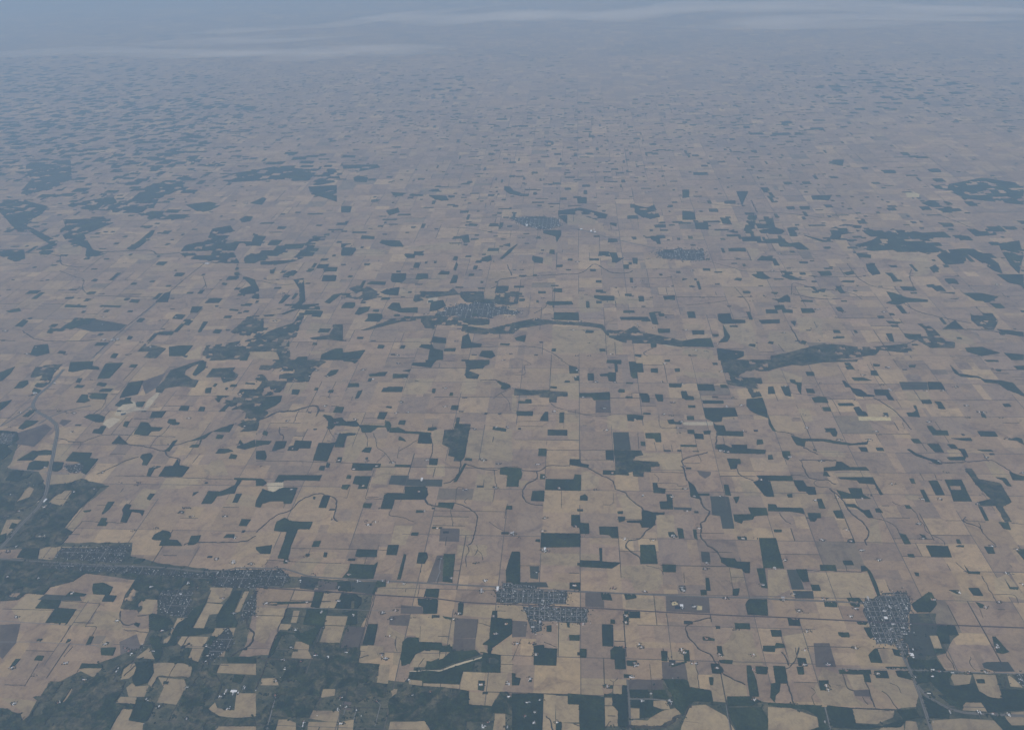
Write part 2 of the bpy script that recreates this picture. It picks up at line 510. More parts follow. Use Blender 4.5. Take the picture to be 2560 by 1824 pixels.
1580,1110 1620,1130 1600,1170 1570,1150
M1
180,0 470,0 480,140 330,200 180,240 140,210 210,130 170,70
440,290 760,250 800,310 720,340 560,330 460,310
860,280 1000,160 1240,140 1220,190 1060,260 1020,330 1100,370 1150,400 1000,400 900,350 760,350 720,310
1430,130 1560,90 1700,70 1860,40 2000,60 2240,60 2280,140 2120,170 1900,130 1700,140 1550,150
2060,180 2250,170 2250,280 2160,250 2080,230
0,270 120,260 320,310 280,360 160,430 300,500 420,560 330,600 240,600 330,560 200,480 120,480 0,350
420,400 700,390 760,420 560,500 620,600 720,620 600,660 570,640 580,590 440,540 400,470 440,440
840,600 930,540 1050,440 1020,500 960,560 900,600
0,600 160,600 170,670 100,680 0,640
1240,300 1400,280 1480,300 1400,340 1330,350
1670,290 1760,250 1780,260 1750,300
1600,400 1640,375 1690,380 1670,410 1620,415
1200,620 1240,570 1380,540 1420,460 1540,440 1560,470 1500,560 1600,550 1560,620 1600,690 1440,690 1380,670 1250,660
1630,660 1650,640 1760,620 1740,670 1700,690 1640,690
1630,555 1680,550 1700,505 1780,510 1750,550 1740,575 1650,570
1820,615 1850,575 1930,575 1880,630
1990,630 2070,530 2090,510 2150,510 2100,580 2030,650 1960,680 1850,700 1830,760 1800,760 1810,700 1740,700 1740,680 1940,670
1560,750 1590,690 1600,760 1700,800 1730,860 1730,930 1640,920 1590,870 1680,840 1640,800 1570,770
1890,770 1930,745 1990,745 1960,775
1960,800 2030,790 2040,940 2010,970 2130,960 2140,1000 2030,1000 1940,990 2000,940 2000,860
2080,720 2100,690 2120,690 2100,720
2150,810 2160,770 2250,770 2240,810
1880,1030 1950,1000 2000,995 1880,1040 1760,1050 1760,1160 1720,1190 1640,1180 1540,1150 1600,1100 1660,1040 1720,1040
1480,1230 1720,1190 1830,1130 1960,1090 2010,1020 2030,1040 2000,1110 1980,1180 1930,1200 1940,1340 1870,1340 1850,1280 1670,1280 1620,1330 1400,1340 1350,1300 1380,1240
920,1280 1040,1150 1165,1145 1150,1170 1050,1170 990,1230 1110,1260 1040,1325 960,1320 1000,1280
1130,1250 1200,1240 1290,1240 1230,1310 1130,1310
1420,1155 1440,1130 1485,1135 1465,1160
1270,1020 1285,980 1355,980 1320,1020
1320,1150 1360,1080 1390,1080 1340,1150
1150,1060 1180,1030 1240,1035 1215,1065
1225,1100 1250,1070 1290,1075 1260,1105
1040,950 1100,890 1140,880 1120,950
865,950 880,930 935,935 920,955
1040,700 1060,680 1120,680 1090,705
665,980 680,970 810,975 800,985
430,985 440,965 580,975 570,985
40,1010 130,990 140,1010 70,1020
100,1110 150,1070 190,1075 150,1115
300,1150 340,1120 400,1130 440,1100 480,1080 500,1055 640,1060 560,1100 480,1130 340,1160
610,810 630,795 655,798 640,812
910,1080 930,1055 970,1060 945,1085
200,1300 230,1240 320,1230 330,1290 250,1310
385,1290 400,1275 440,1280 430,1295
630,1240 650,1220 740,1220 700,1240
845,1200 860,1175 890,1180 870,1200
735,1320 760,1290 790,1295 770,1325
2170,950 2230,900 2290,890 2240,930 2200,960
1860,960 1905,900 1940,905 1890,955
2080,1045 2100,1010 2160,1010 2140,1050
2070,1190 2200,1170 2240,1100 2290,1100 2290,1210 2200,1200 2090,1200
2150,1300 2240,1260 2290,1260 2290,1336 2140,1336
1480,830 1490,820 1520,825 1505,838
1530,1005 1540,995 1595,1000 1590,1010
850,1015 860,1005 890,1008 880,1018
1600,1340 1640,1290 1670,1290 1650,1340
M2
0,20 230,20 260,50 100,80 20,70
80,120 110,105 180,120 170,150 90,145
0,310 70,310 60,350 0,350
300,340 380,320 390,350 320,370
330,215 520,230 700,240 720,270 640,275 600,245 350,240
600,200 650,195 660,212 605,212
0,560 80,560 100,600 70,640 0,640
130,525 140,505 225,512 220,530
255,555 270,535 390,540 420,580 340,580
845,440 860,425 915,430 905,442
1090,200 1090,175 1130,180 1150,205 1200,220 1190,240 1120,225
1450,340 1600,320 1700,345 1780,365 1760,400 1700,400 1600,365 1510,370 1510,430 1450,380
1350,470 1470,470 1470,500 1440,550 1430,510 1350,490
1575,250 1640,250 1640,290 1580,290
790,510 850,500 860,550 820,550
975,610 985,590 1055,590 1050,608
935,675 940,655 1000,635 1005,670 980,680
1080,570 1130,555 1130,580
1060,660 1120,600 1180,560 1130,620 1080,660
420,635 430,628 495,630 490,655 440,655
330,800 340,758 435,758 430,800 400,820 340,815
170,830 200,812 300,815 290,835
50,860 100,840 190,850 240,880 240,920 140,945 60,920 0,920 0,890 100,890
260,885 300,865 390,850 380,905 300,900
495,795 510,760 580,760 580,790 520,800
725,825 750,770 780,770 770,820
750,730 770,680 780,700 765,740
745,670 755,645 780,645 775,672
1275,665 1280,640 1350,655 1345,690 1290,685
1390,625 1395,600 1425,602 1425,630
645,765 670,742 725,745 720,765
480,940 500,880 700,880 750,860 790,900 770,900 600,920 500,950
590,1010 600,950 680,935 700,975 640,1005
790,900 800,880 950,880 955,930 1025,930 1030,860 1110,850 1115,880 1190,880 1180,960 1110,970 1020,960 830,950
330,1060 600,1040 830,1055 990,1065 990,1100 830,1110 980,1130 1190,1080 1300,1060 1420,1075 1590,1085 1640,1085 1750,1100 1770,1140 1900,1140 1960,1110 2000,1150 2150,1180 2280,1210 2280,1250 2100,1225 1900,1225 1780,1180 1740,1125 1590,1105 1380,1095 1190,1125 1150,1160 950,1165 800,1150 810,1110 640,1100 620,1130 560,1120 530,1070 400,1080 200,1130 130,1140 300,1080
2055,1020 2095,1015 2120,1100 2080,1095
1860,1050 2050,1050 2060,1070 1870,1068
1420,1020 1585,1020 1590,1072 1420,1068
1365,960 1380,945 1540,945 1550,965 1400,972
1690,905 1825,910 1825,940 1745,940 1690,920
1705,943 1740,943 1740,958 1705,958
1895,895 1940,895 1940,908 1895,908
1985,910 2020,910 2025,945 1990,945
2150,910 2230,905 2230,935 2160,930
1415,880 1420,860 1475,860 1475,885
310,990 340,955 390,955 400,990 510,985 510,1020 400,1020 330,1000
90,1030 120,985 195,980 180,1010 120,1035
615,1180 700,1190 700,1225 605,1220
810,1180 850,1160 870,1220 940,1230 930,1250 800,1260
580,1336 600,1220 620,1260 680,1275 680,1336
520,1250 540,1235 600,1235 590,1265
920,1310 940,1275 1010,1275 1030,1310 1000,1325
1160,1190 1200,1175 1235,1170 1225,1215 1170,1205
1060,1235 1065,1225 1130,1228 1120,1240
240,1258 250,1235 290,1238 280,1260
390,1260 400,1240 430,1240 420,1260
0,1290 160,1270 120,1330 0,1336
2065,510 2125,510 2135,560 2110,560 2100,535 2070,532
1790,620 1840,620 1850,655 1890,655 1835,690 1810,660
1945,655 1980,655 1980,695 1950,690
1960,300 2040,320 2090,300 2130,380 2040,400 1960,350
1795,430 1800,420 1840,425 1840,445
1960,1310 1965,1298 2005,1300 2005,1318
M3
360,210 440,210 400,300 420,310 400,310
520,185 570,185 640,280 600,285
0,200 45,200 45,250 0,255
80,420 170,420 175,465 90,462
0,340 80,350 90,400 0,400
250,385 310,390 330,430 270,425
420,440 440,370 500,370 480,450 500,490 370,490 300,480 340,465 410,465
540,380 600,380 620,450 690,475 660,495 530,495 510,470 580,460
700,455 740,455 770,510 720,510
395,515 520,512 530,545 400,540
305,590 420,588 425,612 310,610
500,670 530,640 600,655 600,675
700,560 780,550 850,600 780,600
860,240 1000,235 980,270 870,265
780,310 850,310 850,330 790,330
1000,0 1080,0 1070,40 1010,30
800,500 960,540 1000,500 980,460 1080,430 1200,440 1180,480 1060,500 1050,560 940,550
1150,570 1260,540 1400,460 1560,480 1680,500 1660,570 1740,600 1640,630 1540,600 1400,600 1260,610
1700,640 1760,600 1880,600 1900,690 1760,700
1650,720 1690,700 1715,730 1680,755
1860,600 2000,620 2110,690 2140,760 2080,740 1990,680
2100,765 2280,765 2280,840 2180,820
2110,560 2250,540 2280,640 2250,760 2190,700 2140,620
1160,625 1260,635 1260,655 1180,648
1600,290 1650,270 1780,280 1870,340 1760,350 1700,330
1600,180 1800,160 2000,120 2280,160 2280,300 1900,260 1760,200
1900,460 2080,460 2100,500 1960,510
1225,695 1280,695 1325,760 1270,770 1240,740
1355,755 1400,755 1450,810 1410,815 1390,780
1075,755 1140,740 1150,760 1100,770
1060,815 1075,805 1150,808 1145,820
460,765 540,758 590,790 550,798 500,790
660,775 700,760 770,790 830,805 720,800
840,775 900,775 890,782
345,800 360,788 400,792 390,808
0,790 35,795 0,805
45,845 60,838 85,845 70,852
855,850 880,845 900,870 960,860 950,885 890,875
600,930 640,930 700,900 720,920 720,950 660,945
790,945 800,935 870,938 870,950
1365,880 1420,890 1500,920 1640,935 1640,948 1500,950 1440,970 1360,955 1400,940
1720,885 1820,885 1820,895
1790,925 1850,925 1840,930
1880,890 2000,890 2110,915 2060,945 1960,940
1630,835 1680,830 1690,850 1640,850
1025,985 1060,985 1080,1010 1040,1010
555,1000 630,1000 640,1025 560,1025
665,1000 735,1002 738,1022 670,1020
30,1015 80,1015 90,1055 40,1055
235,1030 320,1025 330,1065 420,1070 420,1090 270,1095 240,1070
270,1098 300,1150 320,1180 300,1215 240,1220 280,1180
510,1070 650,1065 650,1090 530,1095
720,1075 760,1078 750,1110
1925,1025 2070,1025 2110,1080 2080,1135 2000,1130 1930,1070
2100,1130 2280,1150 2280,1180 2150,1160
1740,1130 1820,1070 1880,1130
1570,1095 1640,1100 1700,1150 1760,1210 1820,1220 1820,1255 1660,1255 1580,1210 1560,1180 1640,1180 1620,1130
0,1210 80,1195 190,1190 210,1250 0,1245
230,1260 410,1280 410,1310 350,1336 240,1336
590,1310 700,1290 850,1250 960,1225 1170,1250 1270,1250 1500,1230 1510,1290 1320,1270 1290,1300 1150,1320 1000,1336 590,1336
790,1220 800,1205 830,1215 820,1235
440,1240 450,1228 490,1230 485,1250
570,1225 580,1212 610,1215 605,1230
1890,1255 2000,1250 2120,1290 2000,1310 1900,1280
2150,1290 2200,1336 2280,1336 2280,1300
1360,1075 1470,1085 1440,1095 1380,1090
1360,1160 1400,1160 1415,1215 1385,1210
"""
D_LINES = """
T1
10 1130,740 1310,765 1400,795 1440,800 1490,850 1560,862 1580,880 1565,920
8 850,1000 1010,930 1110,880 1220,850
7 500,680 640,715 720,718 880,665 1050,655 1540,675
10 1520,755 1700,700 1850,635 2055,560
10 1620,1624 1660,1610 1800,1600 2000,1600 2150,1590 2250,1545
6 720,1415 850,1420 990,1425 1080,1430
6 640,1505 720,1415
6 1015,1015 1450,1025 1700,1035 2050,1050
6 600,720 710,725 680,780
5 1320,760 1380,680 1440,640 1500,560
5 1690,905 1760,820
6 820,470 900,410 940,330
T2
10 0,1510 170,1370 300,1320 400,1225 540,1175 630,1190 700,1215 705,1260 690,1380 720,1415
9 205,590 210,640 240,665 235,700
7 640,600 660,640 690,690
6 960,640 980,700 975,760
6 1030,640 1060,720 1070,770 1140,820 1200,905
5 1140,820 1060,900
8 1540,680 1555,760 1530,860
12 1800,890 1790,960 1740,1050 1650,1085
9 1840,910 2000,960 2100,965 2200,940 2300,935
7 2090,965 2110,1120
20 1500,1120 1490,1240 1560,1280 1620,1280
10 1740,1255 1850,1290 1940,1360 1935,1450 1900,1590 1860,1624
7 1710,1310 1730,1460
7 1190,1305 1180,1360 1280,1380 1385,1420
10 1970,180 2100,175 2230,220
6 2240,250 2150,290 2080,340
5 2150,290 2220,360 2235,440
20 0,530 100,500 180,460 330,445 420,420 500,400 550,420 530,490
6 1260,800 1340,750 1420,700
5 960,1215 1000,1080 1040,960
6 960,1215 1120,1220
4 800,1210 830,1100
4 775,1205 800,1210
5 1755,1250 1770,1120 1840,1130
6 330,550 360,480 380,440
5 0,885 330,888 560,895 900,905
5 2080,1250 2100,1130
4 1240,860 1260,760
5 120,800 250,805
5 2185,1390 2195,1310
5 2050,1420 2120,1470 2180,1500
5 1850,1260 1830,1240 1860,1210
T3
6 430,0 500,45
7 340,375 400,420 590,465 700,485 830,490 870,480
9 80,950 110,970 240,970 330,925 510,930
11 670,945 760,1000 880,1060 910,1130 1000,1170 1050,1230 1130,1290 1180,1330
10 220,975 215,1040 130,1090 95,1160 110,1230 170,1265 270,1275
14 1260,1440 1180,1500 1130,1560 1020,1590 1005,1640 1050,1680 1120,1740 1140,1790
12 1720,810 1560,850 1500,880 1510,950 1540,1060
14 1655,1225 1680,1280 1730,1330 1700,1390 1660,1440 1665,1500 1650,1540 1700,1600 1720,1624 1800,1680 1840,1740
12 1800,640 1790,780
10 1980,955 2010,1010 2120,1060
5 1290,480 1310,590 1450,595 1540,600
5 1640,840 1655,900 1510,905
5 1250,1000 1290,1040 1280,1070
5 300,790 890,790
5 600,790 600,920
5 605,875 825,875
5 1270,1080 1450,1085 1460,1105 1540,1100
5 1350,1130 1530,1135
5 1160,980 1380,985 1510,990
4 890,1165 885,1260 800,1270
4 435,1150 435,1300
4 455,555 455,600
5 0,240 18,255
4 35,540 120,538 320,535
5 1105,640 1115,780
5 1250,720 1270,800
5 1330,740 1340,800
5 1400,745 1410,800
5 1850,660 1870,745
5 110,0 170,40 110,45 110,125 0,125
4 1480,740 1500,880
4 1600,650 1640,840
T4
9 70,625 180,640 230,660
10 310,765 440,830
9 290,885 310,940 340,1000 360,1030 430,1050 530,1055 560,1085 600,1090
6 430,1055 405,1080 440,1110 540,1120 600,1140
12 540,1130 640,1210 690,1290 770,1380 840,1430 885,1520 850,1580 870,1624
9 930,330 1050,400 1170,500 1260,610
5 200,290 290,300 480,320 560,345 640,480
8 1520,900 1700,895 1850,885 1960,880 2060,930 2160,1000
7 1850,1430 1900,1530 1950,1580 2000,1624
8 1740,1380 1720,1420 1850,1460 1880,1500
5 1560,1410 1720,1410 1910,1420
5 2140,1430 2250,1440
6 1530,1050 1490,1050 1460,1000
6 1090,1240 1150,1270 1250,1290 1370,1450 1400,1510 1530,1580 1550,1624
7 100,1340 130,1390 200,1440
5 920,1390 1000,1400 1110,1450 1160,1530
10 275,877 440,880 600,880
7 200,1010 330,1015
5 1040,220 960,120 900,20
5 1640,905 1720,905
5 60,295 90,360
4 460,400 480,440
4 1180,550 1200,600
5 1350,730 1400,800
6 1740,890 1700,870
T5
6 750,715 840,725 760,880
5 880,515 750,715
5 540,490 720,500 880,515
5 215,1240 340,1030
5 560,980 640,890
5 535,850 620,705
8 1060,580 1075,690 1190,690
18 2250,400 2200,560 2170,690 2230,780 2190,880 2070,950 1990,1000
12 1090,1150 1180,1060 1220,1050
6 1490,1150 1540,1040
9 1340,1245 1390,1155 1480,1160 1640,1160
5 1430,1240 1480,1160
6 1480,1545 1550,1400
8 1660,800 1590,910
8 1210,620 1340,610
6 700,1085 650,1150
6 1085,745 1300,765
5 40,1225 220,1230
5 1820,505 1930,512
T6
12 0,1260 105,990 180,780 270,560
7 0,995 380,1005
7 970,715 1000,600 1050,440
7 1455,170 1445,240
7 1850,0 1870,50 1845,120 1845,190
7 1940,0 1950,40 1920,90
6 1950,40 1985,80 1990,130
7 1230,800 1225,890 1240,930
8 900,985 990,970
7 1430,1070 1450,1020 1480,990
6 1950,680 2060,715
5 1070,42 1080,0
5 90,130 440,150 750,160
5 955,165 970,110
5 310,25 480,30 880,35 1150,45
5 450,105 480,30
5 600,705 780,710
5 1790,1270 1800,1120
5 1420,455 1440,350
6 80,170 100,140
4 1440,830 1445,710
5 1950,650 1930,820
T7
5 1180,180 1300,210 1330,260
6 280,850 340,870 390,895
11 1750,640 1640,660 1550,700 1525,730 1540,790 1590,850 1640,910 1740,960 1790,1030 1850,1080 1860,1130 1950,1180 2050,1225
5 860,1180 890,1200 930,1170
5 890,1200 885,1310
10 300,1500 340,1540 350,1600 370,1640
8 540,1570 595,1590
8 820,1600 870,1550
6 1620,1040 1645,1250
5 0,1010 80,820
40 1010,1590 1280,1600 1400,1550 1500,1480 1570,1400
5 1910,200 1945,400
4 1920,280 2050,285
4 1740,60 1940,65
5 1510,240 1515,330
5 1355,600 1375,710
5 70,180 240,180
T8
11 120,940 160,990 180,1055
11 200,1060 250,980 270,900
7 120,1110 200,1060
6 240,900 255,970
5 110,790 165,960
11 170,1220 230,1390
9 655,1135 700,1250 760,1280
9 860,1200 900,1320 935,1420
6 830,1330 880,1400
7 1000,1280 1060,1330 1110,1400 1140,1440
5 1070,1210 1140,1240 1170,1300
6 380,1250 410,1290 385,1340 410,1400
7 1540,880 1640,1090
6 1780,980 1780,1050 1830,1100
5 1650,150 1750,240
6 1880,270 1940,380 2010,500
5 1980,435 2160,438 2200,510
6 2080,1160 2090,1260
6 340,220 620,228 820,235
5 680,175 695,230
6 950,908 1090,912
12 740,1432 930,1440 1120,1445
5 600,1230 640,1230
4 1860,555 1890,640
M1
7 160,620 300,625 400,640
7 400,640 420,700 560,715
11 600,620 800,610 1000,605 1060,630 1200,620
6 1380,680 1290,750 1170,850 1050,950 960,1020 800,1150 620,1320
5 1360,780 1380,850
6 1600,690 1700,680 1800,660
5 400,740 500,780 560,800 550,850 580,890 650,905 1170,920
6 1700,800 1860,830 1960,830
7 150,1140 260,1200 480,1210 640,1200
5 0,1200 100,1210
10 1970,980 2040,1000
M2
6 700,450 830,455 940,470 1060,490 1180,490
8 1110,700 1140,770
8 1000,860 1040,840 1060,800 1180,785 1300,775 1440,765 1600,755 1680,700 1720,705 1800,750 1900,755 1950,740
6 1290,1025 1360,985 1370,965
6 860,1250 1120,1245 1300,1250 1400,1285 1480,1336
6 2090,1250 2020,1290 2050,1310
4 1420,1010 1410,850
4 1200,800 1180,960
4 1850,870 1860,910
5 1060,1190 1060,1110
5 640,1100 600,1220
M3
6 100,280 240,300 400,315
6 520,350 740,360 930,385
6 730,900 735,830 770,825 860,850 1000,870 1130,890 1200,930
8 740,895 860,920 960,930 1060,925
7 1100,690 1180,790 1300,850 1550,875
7 1480,960 1600,1020 1830,1070 1930,1090
8 1830,1130 2000,1135 2280,1170
5 350,850 440,960 450,1040 400,1050
5 20,970 180,955 290,940
9 720,1110 780,1210 800,1230
7 1690,1180 1600,1190 1500,1230
5 640,1230 680,1280
6 1530,730 1520,790 1560,870
4 150,670 340,720 460,745 1050,745
7 1700,360 1880,430 2050,510
9 460,270 500,350
5 880,1080 900,1120
5 430,600 460,670
"""
